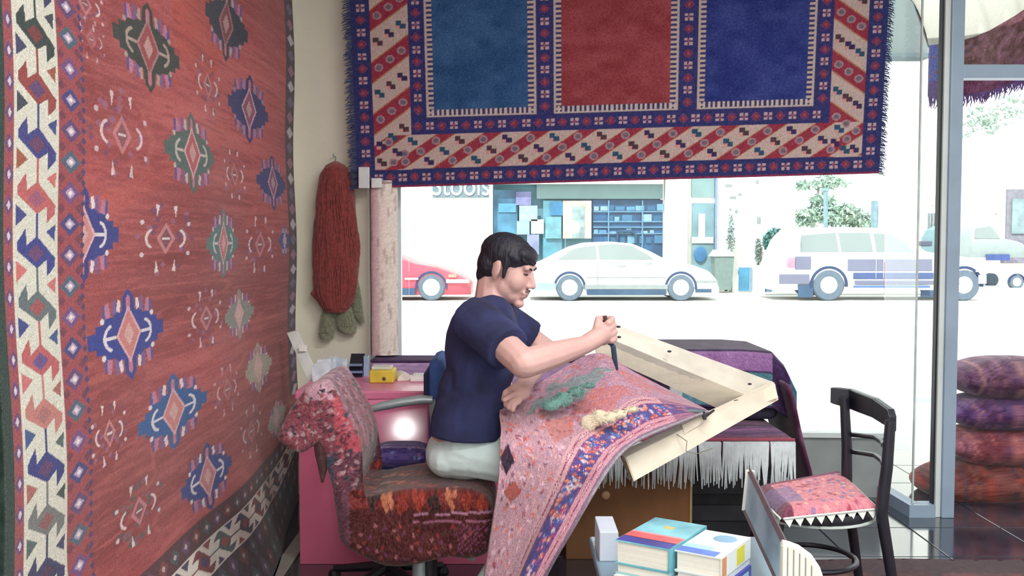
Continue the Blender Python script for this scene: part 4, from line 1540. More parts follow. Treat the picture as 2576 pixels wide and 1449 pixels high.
def puffy(name, prof, Y0, Y1, colour, m, parent, res=150, rings=16, puff=.035):
    """solid from a side outline: flat-ish flanks with rounded shoulders; colours from colour(px, py)"""
    lp = smooth_loop(prof, res)
    # fill the flank with a triangulated grid through bmesh
    bm = bmesh.new()
    vs = [bm.verts.new((q.x, 0, q.y)) for q in lp]
    fc = bm.faces.new(vs)
    bmesh.ops.triangulate(bm, faces=[fc])
    for _ in range(5):
        ed = [e for e in bm.edges if e.calc_length() > 16]
        if not ed:
            break
        bmesh.ops.subdivide_edges(bm, edges=ed, cuts=1)
        bmesh.ops.triangulate(bm, faces=bm.faces)
    bmesh.ops.beautify_fill(bm, faces=bm.faces, edges=bm.edges)
    for _ in range(2):
        ed = [e for e in bm.edges if e.calc_length() > 7]
        bmesh.ops.subdivide_edges(bm, edges=ed, cuts=1)
        bmesh.ops.triangulate(bm, faces=bm.faces)
    bm.verts.ensure_lookup_table()
    bm.verts.index_update()
    pts = np.array([(v.co.x, v.co.z) for v in bm.verts])
    tri = [[v.index for v in f.verts] for f in bm.faces]
    L = np.array([(q.x, q.y) for q in lp])
    seg = np.roll(L, -1, 0) - L
    d = np.full(len(pts), 1e9)
    for i in range(len(L)):
        w_ = pts - L[i]
        tt = np.clip((w_ @ seg[i]) / max(seg[i] @ seg[i], 1e-9), 0, 1)
        d = np.minimum(d, np.linalg.norm(w_ - tt[:, None] * seg[i], axis=1))
    edge = [e for e in bm.edges if len(e.link_faces) == 1]
    bl = [(e.verts[0].index, e.verts[1].index) for e in edge]
    bm.free()
    rpx = puff * F / Y0
    dd = np.clip(d / rpx, 0, 1)
    off = puff * (1 - np.sqrt(1 - (1 - dd) ** 2))
    bulge = 0.008 * np.sin(pts[:, 0] * .03) * np.sin(pts[:, 1] * .035)
    V = []
    Ym = (Y0 + Y1) / 2
    wp = [P(a, b, Ym) for a, b in pts]
    near = [(q.x, Y0 + o + bu, q.z) for q, o, bu in zip(wp, off, bulge)]
    far = [(q.x, Y1 - o, q.z) for q, o in zip(wp, off)]
    N0 = len(pts)
    verts = near + far
    faces = [list(f) for f in tri] + [[i + N0 for i in reversed(f)] for f in tri]
    RN = 26
    bi = sorted({q for e_ in bl for q in e_})
    ring = {}
    cpts = [pts, pts]
    extra = []
    for k_ in range(1, RN):
        fk = k_ / RN
        for q in bi:
            ring[(q, k_)] = len(verts)
            a_, b_ = Vector(near[q]), Vector(far[q])
            verts.append(tuple(a_ * (1 - fk) + b_ * fk))
            extra.append((pts[q][0], pts[q][1], fk))
    gi = lambda q, k_: q if k_ == 0 else (q + N0 if k_ == RN else ring[(q, k_)])
    for a, b in bl:
        for k_ in range(RN):
            faces.append([gi(a, k_), gi(b, k_), gi(b, k_ + 1), gi(a, k_ + 1)])
    extra = np.array(extra)
    me = bpy.data.meshes.new(name)
    me.from_pydata(verts, [], faces)
    me.materials.append(m)
    me.polygons.foreach_set('use_smooth', [True] * len(me.polygons))
    xo = np.stack([extra[:, 0] + 26 * np.sin(extra[:, 2] * 23 + extra[:, 1] * .05), extra[:, 1] + 18 * np.sin(extra[:, 2] * 17 + extra[:, 0] * .04)], -1)
    Ce = colour(xo)
    band = (np.floor(extra[:, 2] * 9) % 3)[:, None]
    Ce = np.where(band == 1, Ce * .62 + np.array([30, 22, 26]), Ce)
    C = np.concatenate([colour(np.concatenate([pts, pts])), Ce])
    ca = me.color_attributes.new('Col', 'FLOAT_COLOR', 'POINT')
    al = np.ones((len(verts), 4), np.float32)
    al[:, :3] = lin(np.clip(C, 0, 255))
    ca.data.foreach_set('color', al.ravel())
    bm = bmesh.new()
    bm.from_mesh(me)
    bmesh.ops.recalc_face_normals(bm, faces=bm.faces)
    bm.to_mesh(me)
    bm.free()
    return put(name, me, parent)


def chair_col(q):
    x, y = q[:, 0], q[:, 1]
    r = np.random.default_rng(2)
    C = np.empty((len(x), 3))
    C[:] = (88, 40, 42)
    seat = (y > 1195) & (x > 905)
    def put_(m, c):
        C[m] = c
    # head part: pale red patterned
    hd = (y < 1105)
    put_(hd, (136, 64, 76))
    put_(hd & (y - 940 < (x - 735) * .0 + 40) & (x > 800), (190, 140, 156))
    put_(hd & (x > 868 - (1000 - y) * .1) & (x < 900 + (y - 1000) * .5), (176, 70, 82))
    put_(hd & (x > 895 + (y - 1010) * .5), (160, 110, 130))
    nk = (y >= 1105) & (x < 932) & ~seat
    put_(nk, (96, 50, 64))
    put_(nk & (x < 868), (70, 70, 88))
    put_(seat & (y < 1236), (120, 48, 46))
    for i in range(46):
        cx_, cy_ = 930 + (i * 37) % 300, 1202 + (i * 13) % 38
        m = (np.abs(x - cx_) / 7 + np.abs(y - cy_) / 14 < 1)
        put_(m, [(176, 70, 56), (60, 44, 44), (196, 120, 92), (150, 60, 50)][i % 4])
    ln = seat & (np.abs(y - (1249 - (x - 1060) * .02)) < 2.5) & (x > 1055)
    put_(ln, (196, 140, 170))
    ln = seat & (np.abs(y - (1268 - (x - 1060) * .02)) < 2) & (x > 1055)
    put_(ln, (176, 110, 140))
    for i in range(70):
        cx_, cy_ = 900 + (i * 53) % 340, 1275 + (i * 29) % 90
        m = seat & (np.abs(x - cx_) / 6 + np.abs(y - cy_) / 6 < 1) & (y > 1268)
        put_(m, [(150, 62, 60), (120, 60, 96), (100, 46, 46), (170, 100, 110)][i % 4])
    put_(seat & (y > 1272) & (y < 1340) & (x > 1160) & (((x + y) % 13) < 3), (150, 80, 120))
    for i in range(330):
        cx_, cy_ = r.uniform(735, 930), r.uniform(945, 1200)
        sz_ = r.uniform(3, 7)
        m = (np.abs(x - cx_) / sz_ + np.abs(y - cy_) / sz_ < 1) & (y < 1195) & (x < 925)
        put_(m, [(60, 52, 60), (160, 84, 92), (110, 48, 60), (178, 140, 146)][i % 4])
    C[seat] *= .82
    C[~seat] = C[~seat] * .86 + np.array([10, 14, 16])
    C += r.normal(0, 12, len(x))[:, None]
    return C


puffy('rug_cover', prof, CY0, CY1, chair_col, WOOL, sw)
tl_ = [P(806, 1094, 3.1), P(808, 1140, 3.1), P(812, 1180, 3.1), P(811, 1214, 3.1)]
MB().tube(tl_, [.026, .02, .014, .004], 8).build('tassel', mat('tassel_brown', (74, 46, 48), .95, .3, 60), sw, True)
pc = P(1058, 1370, 3.28)
MB().tube([(pc.x, 3.28, .47), (pc.x, 3.28, .08)], .028, 16).build('post', STEEL, sw, True)
MB().tube([(pc.x + .03, 3.28, .36), (pc.x + .03, 3.28, .08)], .026, 14).build('post_sleeve', DARK, sw, True)
MB().bbox((pc.x - .1, 3.16, .40), (pc.x + .22, 3.42, .425), .006).build('seat_plate', DARK, sw)
for k in range(5):
    an = 2 * math.pi * k / 5 + .2
    e = Vector((pc.x + math.cos(an) * .28, 3.28 + math.sin(an) * .28, .07))
    MB().tube([(pc.x, 3.28, .11), e], [.03, .018], 8).build('leg', DARK, sw, True)
    MB().ell((e.x, e.y, .028), (.03, .022, .028), n=12, m=8).build('caster', DARK, sw, True)
MB().tube([P(1130, 1384, 3.2), P(1165, 1392, 3.2), P(1195, 1404, 3.2)], .012, 8).build('lever', STEEL, sw, True)

# ================================================================= middle: chest, rugs, bench pile
t = thing('wooden_chest', 'brown wooden chest under the fringed rug', 'chest', (.48, 4.3, 0))
WOODB = mat('brown_ply', (122, 82, 50), .7, .18, 6, .1, 60, stretch=(1, 1, .25))
ax, bx = P(1424, 1300, 4.06).x, P(1738, 1300, 4.06).x
MB().bbox((ax, 4.06, 0.0), (bx, 4.7, .455), .004).build('body', WOODB, t)
MB().bbox((bx - .006, 4.054, 0.0), (bx + .004, 4.07, .455), .002).build('edge_strip', mat('pale_edge', (176, 150, 104), .6), t)
MB().ell(P(1524, 1246, 4.055), (.018, .008, .018), n=12, m=8).build('knob', mat('knob_pale', (196, 160, 120), .5), t)
t = thing('gap_filler', 'added black slatted crate under the right end of the fringed rug', 'filler', (.95, 4.5, 0))  # dark block added where there is only a shaded gap; carries the rug's end
MB().bbox((bx + .02, 4.36, 0), (1.15, 4.8, .45), .004).build('body', mat('gap_black', (36, 38, 46), .7, .3, 12), t)
for zz_ in (.08, .2, .32):
    MB().bbox((bx + .02, 4.345, zz_), (1.15, 4.36, zz_ + .07), .003).build('slat', mat('slat_black', (46, 48, 58), .6, .2, 12), t)
cush_rng = None


def flat_rug(name, label, x0, x1, y0, y1, z, th, base, deco, nx=90, ny=60, seedv=3, round_=.5):
    t = thing(name, label, 'rug', ((x0 + x1) / 2, (y0 + y1) / 2, z - th))
    s = np.linspace(0, 1, nx)[None, :] * np.ones((ny, 1))
    q = np.linspace(0, 1, ny)[:, None] * np.ones((1, nx))
    p = Paint(s, q, base)
    r = np.random.default_rng(seedv)
    p.C += (lownoise(ny, nx, 12, 16, r) - .5)[..., None] * 30
    deco(p, r)
    p.C += r.normal(0, 7, s.shape)[..., None]
    X = x0 + (x1 - x0) * s
    Yv = y0 + (y1 - y0) * q
    Z = z + .003 * np.sin(s * 20 + q * 7)
    sheet('pile', X, Yv, Z, p.C, WOOL, t, th)
    return t


def d_purple(p, r):
    for i in range(9):
        p.mask(np.abs(p.V - .08 - i * .1) < .022, [(110, 40, 70), (66, 44, 96), (150, 90, 150), (60, 30, 60)][i % 4])


fx0, fx1 = .22, P(1998, 1110, 4.02).x
fr = flat_rug('fringed_rug', 'purple striped rug with long white fringe lying over the chest', fx0, fx1, 4.02, 4.85, .507, .045, (106, 62, 112), d_purple)
px_r = random.Random(12)
mb = MB()
WF = mat('white_fringe', (212, 222, 228), .9, .08, 30)
xx = fx0
while xx < fx1:
    L = px_r.uniform(.14, .19)
    q = Vector((xx, 4.014, .5))
    dx = px_r.uniform(-.012, .012)
    mb.tube([q + Vector((0, .02, .006)), q + Vector((0, -.006, 0)), q + Vector((dx * .4, -.012, -L * .5)), q + Vector((dx, -.008 + px_r.uniform(-.016, .01), -L))], [.004, .0046, .0042, .002], 5)
    xx += px_r.uniform(.003, .0062) * (1 if px_r.random() > .06 else 2.6)
mb.build('fringe', WF, fr)['kind'] = 'stuff'
MB().tube([(fx0, 4.012, .512), (fx1, 4.012, .512)], .006, 6).build('hem', mat('hem_red', (150, 70, 90), .9), fr)

# pile of folded rugs behind, with draped cover
RUGC = [((70, 70, 92), 'grey blue'), ((104, 52, 72), 'wine red'), ((60, 76, 104), 'slate blue')]
for i, (c, w_) in enumerate(RUGC):
    o = MB().bbox((.66 + i * .02, 4.42, .514 + i * .1), (1.2 - i * .015, 4.86, .609 + i * .1), .04, segs=4).build('folded_rug', mat('fold_%d' % i, c, .95, .25, 14, .4, 200), None, True)
    tag(o, '%s folded rug, %s of the pile on the fringed rug' % (w_, ('lowest', 'middle', 'topmost')[i]), 'rug', 'folded rugs piled by the window')
n, k = 90, 90
s = np.linspace(0, 1, k)[None, :] * np.ones((n, 1))
q = np.linspace(0, 1, n)[:, None] * np.ones((1, k))
# s along X (left to right, bending down at the right end); q from the back over the top and down the front
xk = [0, .6, .8, .9, 1.0]
Xs = np.interp(s, xk, [.62, 1.03, 1.16, 1.215, 1.265])
drop = np.interp(s, xk, [.0, .0, .01, .07, .17])
Yq = np.interp(q, [0, .52, .6, 1.0], [4.9, 4.42, 4.385, 4.375])
Zq = np.interp(q, [0, .52, .6, 1.0], [.832, .836, .82, .585])
Zd = np.maximum(Zq - drop * np.interp(q, [0, .6, 1], [1, 1, .6]), .53)
p = Paint(s, q, (64, 44, 84))
p.mask((s < .79) & (q > .56) & (q < .72), (150, 112, 166))
p.mask((s < .79) & (q > .74) & (q < .98), (92, 134, 152))
p.mask((s < .2) & (q > .5), (196, 204, 208))
p.mask((s < .12) & (q > .5), (60, 44, 76))
p.mask((s > .94), (70, 112, 136))
p.C += (lownoise(n, k, 8, 12) - .5)[..., None] * 30
p.grain(8)
t = thing('draped_rug', 'dark plum rug with mauve and teal panels draped over the folded pile', 'rug', (.95, 4.6, .5))
sheet('pile', Xs, Yq, Zd, p.C, WOOL, t, .012, flip=True)
# maroon runner hanging down the right flank
n, k = 80, 40
q = np.linspace(0, 1, n)[:, None] * np.ones((1, k))
s = np.linspace(0, 1, k)[None, :] * np.ones((n, 1))
flp = [P(1958, 962, 4.3), P(1975, 1010, 4.28), P(1990, 1070, 4.26), P(2003, 1120, 4.25), P(2020, 1182, 4.25), P(2034, 1260, 4.25)]
qq = np.linspace(0, 1, len(flp))
X = np.interp(q, qq, [a.x for a in flp]) + .03 + .015 * s
Z = np.interp(q, qq, [a.z for a in flp])
Yf = 4.22 + .62 * s + 0 * q
p = Paint(s, q, (98, 52, 84))
p.C += (lownoise(n, k, 30, 10) - .5)[..., None] * 60
p.mask(s > .85, (60, 44, 70))
p.grain(8)
t = thing('draped_rug', 'narrow maroon runner hanging down the right side of the rug pile', 'rug', (1.28, 4.5, .0))
sheet('pile', X, Yf, Z, p.C, WOOL, t, .014, flip=True)

# ================================================================= wooden stretcher frame
PINE = mat('raw_pine', (232, 224, 208), .7, .08, 4, .08, 60, stretch=(.4, 4, 4))
PINE_DIM = mat('shaded_pine', (210, 205, 195), .75, .1, 4, .08, 60, stretch=(.4, 4, 4))  # same pine, greyer: shading of the upper faces put into the colour
t = thing('stretcher_frame', 'raw pine corner frame that the rug under repair is nailed to', 'frame', P(1780, 1050, 3.6))
YA0, YA1 = 3.42, 3.72


def plank(name, m, q, d, par):
    return MB().prism(q, d).build(name, m, par)


def board(name, m, top, bot, par, d=(0, .03, 0), n=14):
    """plank between two edges, each given by end points in the world"""
    mb = MB()
    d = Vector(d)
    tp = [top[0].lerp(top[1], i / n) for i in range(n + 1)]
    bt = [bot[0].lerp(bot[1], i / n) for i in range(n + 1)]
    v = tp + bt + [q + d for q in tp] + [q + d for q in bt]
    N1 = n + 1
    f = []
    for i in range(n):
        f += [(i, i + 1, N1 + i + 1, N1 + i), (2 * N1 + i, 3 * N1 + i, 3 * N1 + i + 1, 2 * N1 + i + 1), (i, 2 * N1 + i, 2 * N1 + i + 1, i + 1), (N1 + i, N1 + i + 1, 3 * N1 + i + 1, 3 * N1 + i)]
    f += [(0, N1, 3 * N1, 2 * N1), (n, 2 * N1 + n, 3 * N1 + n, N1 + n)]
    mb.add(v, f)
    return mb.build(name, m, par)


YB0, YB1 = 3.33, 3.7
board('rail_top', PINE_DIM, (P(1500, 798, YA0 + .05), P(1948, 962, YA1 + .05)), (P(1512, 842, YA0), P(1900, 1006, YA1)), t, (.004, .02, -.03))
board('rail_face', PINE, (P(1496, 838, YA0 - .004), P(1902, 1004, YA1 - .004)), (P(1500, 888, YA0 + .03), P(1846, 1046, YA1 + .03)), t, (0, .026, 0))
board('cross_rail', PINE, (P(1572, 1152, YB0), P(1950, 966, YB1)), (P(1594, 1211, YB0), P(1958, 1006, YB1)), t, (0, .045, .004))
board('cross_rail_top', PINE_DIM, (P(1558, 1138, YB0 + .045), P(1890, 984, YB1 + .02)), (P(1571, 1151, YB0 - .001), P(1940, 970, YB1 - .001)), t, (.002, .004, -.012))
board('cross_rail_end', mat('pine_end', (206, 188, 160), .7, .1, 6), (P(1556, 1140, YB0 + .045), P(1572, 1151, YB0 - .002)), (P(1582, 1200, YB0 + .045), P(1594, 1211, YB0 - .002)), t, (.006, .004, 0), 2)
plank('block', PINE, [P(1716, 1070, 3.46), P(1764, 1046, 3.5), P(1770, 1062, 3.5), P(1722, 1092, 3.46)], (0, .05, 0), t)
plank('corner_plate', mat('plate_pale', (236, 228, 208), .6), [P(1900, 992, 3.66), P(1946, 966, 3.68), P(1958, 1000, 3.68), P(1904, 1020, 3.66)], (0, .01, 0), t)
NAIL = mat('nail_dark', (40, 40, 52), .5)
for (x, y, Y) in ((1684, 884, 3.53), (1886, 966, 3.66), (1803, 1042, 3.6), (1556, 822, 3.42), (1557, 848, 3.42), (1858, 1008, 3.64)):
    MB().ell(P(x, y, Y - .01), (.008 if x != 1858 else .018, .006, .004 if x != 1803 else .007), n=10, m=6).build('nail', NAIL, t)
MB().tube([P(1702, 1092, 3.44), P(1728, 1110, 3.43), P(1726, 1135, 3.43), P(1752, 1142, 3.44), P(1792, 1128, 3.48)], .0016, 5).build('thread', mat('thread_grey', (120, 112, 104), .9), t)
t = thing('pliers', 'small dark steel pliers lying where the rug meets the cross rail', 'pliers', P(1740, 1040, 3.5))
MB().tube([P(1700, 1046, 3.46), P(1735, 1034, 3.47), P(1768, 1036, 3.48)], [.006, .009, .007], 8).build('handle', mat('plier_teal', (88, 104, 110), .4), t, True)
MB().tube([P(1768, 1036, 3.48), P(1774, 1056, 3.47)], [.008, .006], 8).build('jaw', NAIL, t)
MB().tube([P(1772, 1050, 3.47), P(1796, 1032, 3.5)], [.005, .004], 8).build('jaw', NAIL, t)

# ================================================================= rug under repair on the man's lap
ctrl = [((1330, 1560), 3.03, (1200, 1560), 2.99), ((1372, 1449), 3.03, (1221, 1449), 2.98), ((1440, 1330), 3.03, (1240, 1320), 2.97), ((1498, 1230), 3.05, (1255, 1200), 2.97),
        ((1530, 1180), 3.08, (1260, 1085), 3.04), ((1562, 1140), 3.16, (1268, 1014), 3.19), ((1600, 1110), 3.25, (1380, 948), 3.38), ((1645, 1088), 3.32, (1500, 888), 3.44),
        ((1705, 1064), 3.39, (1600, 938), 3.45), ((1782, 1034), 3.5, (1774, 1028), 3.6)]
n, k = 190, 170
ts_ = np.linspace(0, len(ctrl) - 1, n)


def cat(vals, t):
    vals = np.asarray(vals, float)
    m = len(vals)
    out = np.empty(len(t))
    for i, x in enumerate(t):
        a = min(int(x), m - 2)
        f = x - a
        p0, p1, p2, p3 = vals[max(a - 1, 0)], vals[a], vals[a + 1], vals[min(a + 2, m - 1)]
        out[i] = .5 * (2 * p1 + (p2 - p0) * f + (2 * p0 - 5 * p1 + 4 * p2 - p3) * f * f + (3 * p1 - p0 - 3 * p2 + p3) * f ** 3)
    return out


ex_ = [[P(a[0][0], a[0][1], a[1]), P(a[2][0], a[2][1], a[3])] for a in ctrl]
E = np.stack([cat([q[0][i] for q in ex_], ts_) for i in range(3)], -1)
G = np.stack([cat([q[1][i] for q in ex_], ts_) for i in range(3)], -1)
tt = np.linspace(0, 1, k)[None, :, None]
S = E[:, None, :] * (1 - tt) + G[:, None, :] * tt
lap = np.exp(-((ts_ - 4.2) / 1.3) ** 2)[:, None] * np.sin(np.pi * tt[..., 0])
S[..., 1] -= .05 * lap + .012 * np.sin(tt[..., 0] * 11 + ts_[:, None]) * np.clip((4.5 - ts_) / 2, 0, 1)[:, None]
S[..., 2] += .012 * lap
sv = ts_[:, None] * np.ones((1, k))
tv = tt[..., 0] * np.ones((n, 1))
p = Paint(sv, tv, (172, 136, 148))
r = np.random.default_rng(21)
lo = sv < 5.2
hi = ~lo
bw = np.interp(sv, [0, 4, 6, 9], [.52, .36, .28, .5])     # width of the floral border in this direction
w = tv / bw
p.mask(w < .1, (128, 104, 128))
p.mask((w >= .1) & (w < .36), (190, 140, 156))
p.mask((w >= .36) & (w < .4), (120, 70, 110))
p.mask((w >= .4) & (w < .86), (84, 76, 134))
p.mask((w >= .86) & (w < .9), (130, 70, 110))
p.mask((w >= .9) & (w < 1.15), (192, 150, 160))
fld = w >= 1.15
p.mask(fld & lo, (172, 134, 148))
p.mask(fld & hi, (168, 130, 150))
cols_b = [(190, 92, 76), (60, 84, 160), (196, 130, 150), (150, 70, 120), (206, 120, 100), (84, 110, 170), (200, 176, 190)]
for i in range(300):
    a, b = r.uniform(0, 8.5), r.uniform(.42, .84)
    bwl = np.interp(a, [0, 4, 6, 9], [.52, .36, .28, .5])
    p.dia(a, b * bwl, .075, .03, cols_b[i % 7])
    p.dia(a, b * bwl, .02, .008, (226, 200, 190))
for i in range(90):
    for bb in (.23, 1.03):
        a = i * .1
        bwl = np.interp(a, [0, 4, 6, 9], [.52, .36, .28, .5])
        p.dia(a, bb * bwl, .04, .02, (140, 70, 96))
        p.dia(a, bb * bwl, .015, .008, (220, 190, 190))
p.dia(2.95, .62 * .42, .12, .05, (214, 206, 220))
p.dia(2.95, .62 * .42, .05, .02, (176, 120, 130))
for i in range(900):
    a, b = r.uniform(0, 9), r.uniform(.3, 1)
    bwl = np.interp(a, [0, 4, 6, 9], [.52, .36, .28, .5])
    if b < 1.2 * bwl:
        continue
    c_ = [(206, 170, 186), (150, 84, 96), (110, 70, 90), (190, 100, 90), (150, 130, 150), (196, 150, 150)][i % 6]
    if a > 6:
        c_ = [(176, 150, 170), (160, 120, 140), (150, 140, 160), (190, 110, 100)][i % 4]
    p.dia(a, b, r.uniform(.02, .09), r.uniform(.01, .03), c_, .8)
# worn patches: rust red, green and dark figures along the left edge
p.mask(fld & (np.abs(sv - 4.9) / .7 + np.abs(tv - .52) / .12 < 1), (176, 92, 80), .45)
p.mask(fld & (np.abs(sv - 6.3) / .9 + np.abs(tv - .52) / .2 < .6 + .6 * lownoise(n, k, 18, 14, r)), (182, 100, 94), .5)
p.mask(fld & (np.abs(sv - 7.8) / .8 + np.abs(tv - .75) / .2 < .5 + .7 * lownoise(n, k, 18, 14, r)), (180, 104, 98), .4)
p.mask((np.abs(sv - 3.4) / .35 + np.abs(tv - .93) / .07 < 1), (52, 40, 56))
p.mask((np.abs(sv - 2.7) / .25 + np.abs(tv - .84) / .1 < 1), (150, 70, 60), .8)
gn = lownoise(n, k, 26, 20, r)
gm = np.abs(sv - 6.05) / 1.15 + np.abs(tv - .78) / .16 < 1
p.mask(gm & (gn > .42), (104, 142, 138), .6)
p.mask((sv > 8.0) & (tv < .5), (110, 70, 110), .5)
p.C += r.normal(0, 9, sv.shape)[..., None]
lr = thing('lap_rug', 'worn floral rug being repaired, draped over the man and up to the frame', 'rug', P(1400, 1200, 3.05))
sheet('pile', S[..., 0], S[..., 1], S[..., 2], p.C, WOOL, lr, .008, flip=True)
EDG = mat('rug_selvage', (150, 138, 150), .95, .2, 80)
MB().tube([tuple(E[i]) for i in range(0, n, 4)], .006, 6).build('selvage', EDG, lr, True)
# loose wool lying on it
def tuft(name, label, cx_, cy_, Y, blobs, m, seedv):
    t = thing(name, label, 'wool', P(cx_, cy_, Y))
    mb = MB()
    for (x, y, dY, rx, rz) in blobs:
        mb.ell(P(x, y, Y + dY), (rx, .02, rz), n=12, m=8)
    remesh(mb, 'clump', m, t, .005, 3)
    r = random.Random(seedv)
    st = MB()
    for i in range(60):
        x, y, dY, rx, rz = r.choice(blobs)
        c = P(x, y, Y + dY - .018)
        a = r.uniform(0, 6.28)
        d = Vector((math.cos(a) * rx * 1.2, r.uniform(-.006, .01), math.sin(a) * rz * 1.2))
        st.tube([c + d * .5, c + d * .8 + Vector((0, -.004, .002)), c + d], [.0012, .001, .0006], 4)
    st.build('loose_fibres', m, t)['kind'] = 'stuff'


tuft('wool_tuft', 'cream tuft of loose wool on the rug under repair', 1515, 1060, 3.2, [(1480, 1066, 0, .028, .03), (1508, 1050, .0, .03, .026), (1535, 1050, .01, .028, .02), (1558, 1042, .02, .026, .016), (1590, 1030, .04, .025, .012)], mat('cream_wool', (214, 202, 178), .95, .08, 40, .6, 160, sheen=.3), 3)
tuft('wool_tuft', 'teal green tuft of loose wool near the left hand', 1420, 1005, 3.17, [(1385, 1020, -.02, .03, .02), (1415, 1005, .0, .034, .026), (1450, 985, .03, .03, .018), (1480, 970, .06, .026, .01)], mat('teal_wool', (104, 148, 142), .95, .12, 40, .6, 160, sheen=.3), 4)
# ================================================================= right foreground
def d_floor(p, r):
    for i in range(500):
        p.dia(r.random(), r.random(), .012, .016, [(110, 50, 54), (50, 34, 48), (130, 80, 80), (84, 40, 60)][i % 4])
    p.mask((p.V > .93), (60, 34, 44))


frg = flat_rug('floor_rug', 'dark wine red rug on the tiled floor at the bottom right', .62, 3.25, 1.6, 4.03, .012, .012, (84, 42, 50), d_floor, 160, 120)

TBL = mat('blue_grey_top', (112, 138, 156), .3, .12, 3, spec=.6)
t = thing('coffee_table', 'low blue grey topped table carrying the stacked books', 'table', (.5, 2.55, .012))
TZ = .42
tx0, tx1, ty0, ty1 = .236, .82, 2.2, 3.0
MB().bbox((tx0, ty0, TZ - .03), (tx1, ty1, TZ), .006).build('top', TBL, t)
for sx in (tx0 + .04, tx1 - .04):
    for sy in (ty0 + .04, ty1 - .04):
        zf_ = .012 if sx > .62 else 0.0
        MB().bbox((sx - .02, sy - .02, zf_), (sx + .02, sy + .02, TZ - .03), .004).build('leg', mat('table_leg', (70, 76, 88), .5), t)

PAGES = mat('book_pages', (232, 228, 220), .8, .05, 3, .3, 40, stretch=(1, 1, 60))


def book(label, c, w, d, h, rz, cover, accents, spine=1, group='thick books stacked on the table'):
    """c: centre of the underside; spine on +x (spine=1) or -x"""
    t = thing('book', label, 'book', c, group, rz)
    M = Matrix.Translation(Vector(c)) @ Matrix.Rotation(rz, 4, 'Z')
    ct = .0035
    mb = MB()
    mb.box((-w / 2, -d / 2, 0), (w / 2, d / 2, ct), M)
    mb.box((-w / 2, -d / 2, h - ct), (w / 2, d / 2, h), M)
    xs = (w / 2 - ct, w / 2) if spine > 0 else (-w / 2, -w / 2 + ct)
    mb.box((xs[0], -d / 2, ct), (xs[1], d / 2, h - ct), M)
    cv = mb.build('cover', cover, t)
    i = .005
    px0, px1 = (-w / 2 + i, w / 2 - ct) if spine > 0 else (-w / 2 + ct, w / 2 - i)
    MB().box((px0, -d / 2 + i, ct), (px1, d / 2 - i, h - ct), M).build('pages', PAGES, t)
    for (kind, x0, y0, x1, y1, m) in accents:
        if kind == 'top':
            MB().box((x0 * w / 2, y0 * d / 2, h), (x1 * w / 2, y1 * d / 2, h + .0006), M).build('cover_print', m, cv)
        elif kind == 'disc':
            MB().lathe([(x1, h), (x1, h + .0008)], (0, 0, 0), 20, None).v
            mbd = MB()
            mbd.lathe([(x1, h), (x1, h + .0009)], (x0 * w / 2, y0 * d / 2, 0), 20)
            mbd.v = [tuple(M @ Vector(q)) for q in mbd.v]
            mbd.build('cover_print', m, cv)
        elif kind == 'spine':
            xa = w / 2 if spine > 0 else -w / 2 - .0006
            MB().box((xa, y0 * d / 2, x0 * h), (xa + .0006, y1 * d / 2, x1 * h), M).build('spine_print', m, cv)
    return t


TQ = mat('cover_turquoise', (92, 166, 186), .3, .2, 9, rgb2=(120, 186, 200))
RD = mat('cover_red', (206, 92, 96), .35, .2, 20)
IND = mat('cover_indigo', (44, 48, 140), .3, .2, 12)
WH = mat('cover_white', (220, 228, 228), .3, .05)
BL = mat('cover_blue', (60, 100, 190), .3, .25, 14)
YL = mat('cover_yellow', (210, 206, 70), .4, .08)
TEAL = mat('cover_teal', (150, 196, 206), .35, .1)
ORG = mat('cover_orange', (206, 140, 100), .4, .1)
GOLD = mat('cover_gold', (206, 190, 110), .4, .1)
ra = math.radians(-33)
lx, ly = .387, 2.528
zz_ = TZ
spec = [(.045, IND, 'navy hardback at the bottom of the left stack of books', [], .01),
        (.022, WH, 'white paperback second from the bottom in the left stack', [], -.012),
        (.026, TEAL, 'thin teal edged book under the thick turquoise one, left stack', [], .004),
        (.06, TQ, 'thick turquoise covered book with red band, top of left stack', [('top', -.98, -.62, .98, -.25, RD), ('top', -.98, -.98, .98, -.6, IND), ('top', -.2, .3, .16, .48, GOLD), ('top', -.98, -.25, .98, -.16, mat('cover_pink', (214, 150, 160), .4))], 0)]
for h, m, lb, ac, o_ in spec:
    book(lb, (lx + o_ * .3, ly + o_, zz_), .148, .24, h, ra + o_ * .3, m, ac)
    zz_ += h
lx, ly = .504, 2.452
zz_ = TZ
spec = [(.028, WH, 'pale paperback at the bottom of the right stack of books', [], .008, .15),
        (.05, IND, 'indigo hardback, lower middle of the right stack', [('spine', .1, -.9, .95, .2, mat('spine_violet', (96, 70, 170), .4)), ('spine', .3, .3, .8, .8, mat('spine_sky', (150, 190, 220), .4))], -.004, .15),
        (.018, WH, 'thin white book, upper middle of the right stack', [], .004, .14),
        (.052, WH, 'white glossy book with yellow spine badge, top of the right stack', [('top', -.98, -.98, .7, -.6, BL), ('top', -.98, -.6, .3, -.3, mat('cover_sky', (150, 200, 220), .3)), ('disc', .2, .5, .03, 0, mat('cover_slate', (120, 160, 190), .4)), ('spine', .1, .0, .9, .55, YL), ('spine', .05, -.98, .95, -.7, ORG)], 0, .145)]
for h, m, lb, ac, o_, w_ in spec:
    book(lb, (lx + o_ * .2, ly + o_, zz_), w_ * .84, .20, h, ra + o_ * .3, m, ac)
    zz_ += h
o = MB().bbox((P(1508, 1400, 2.76).x, 2.76, TZ), (.30, 2.92, P(1506, 1338, 2.76).z), .003).build('paper_box', mat('pale_box', (186, 196, 212), .7, .06, 5))
tag(o, 'plain pale blue grey box behind the left stack of books', 'box')

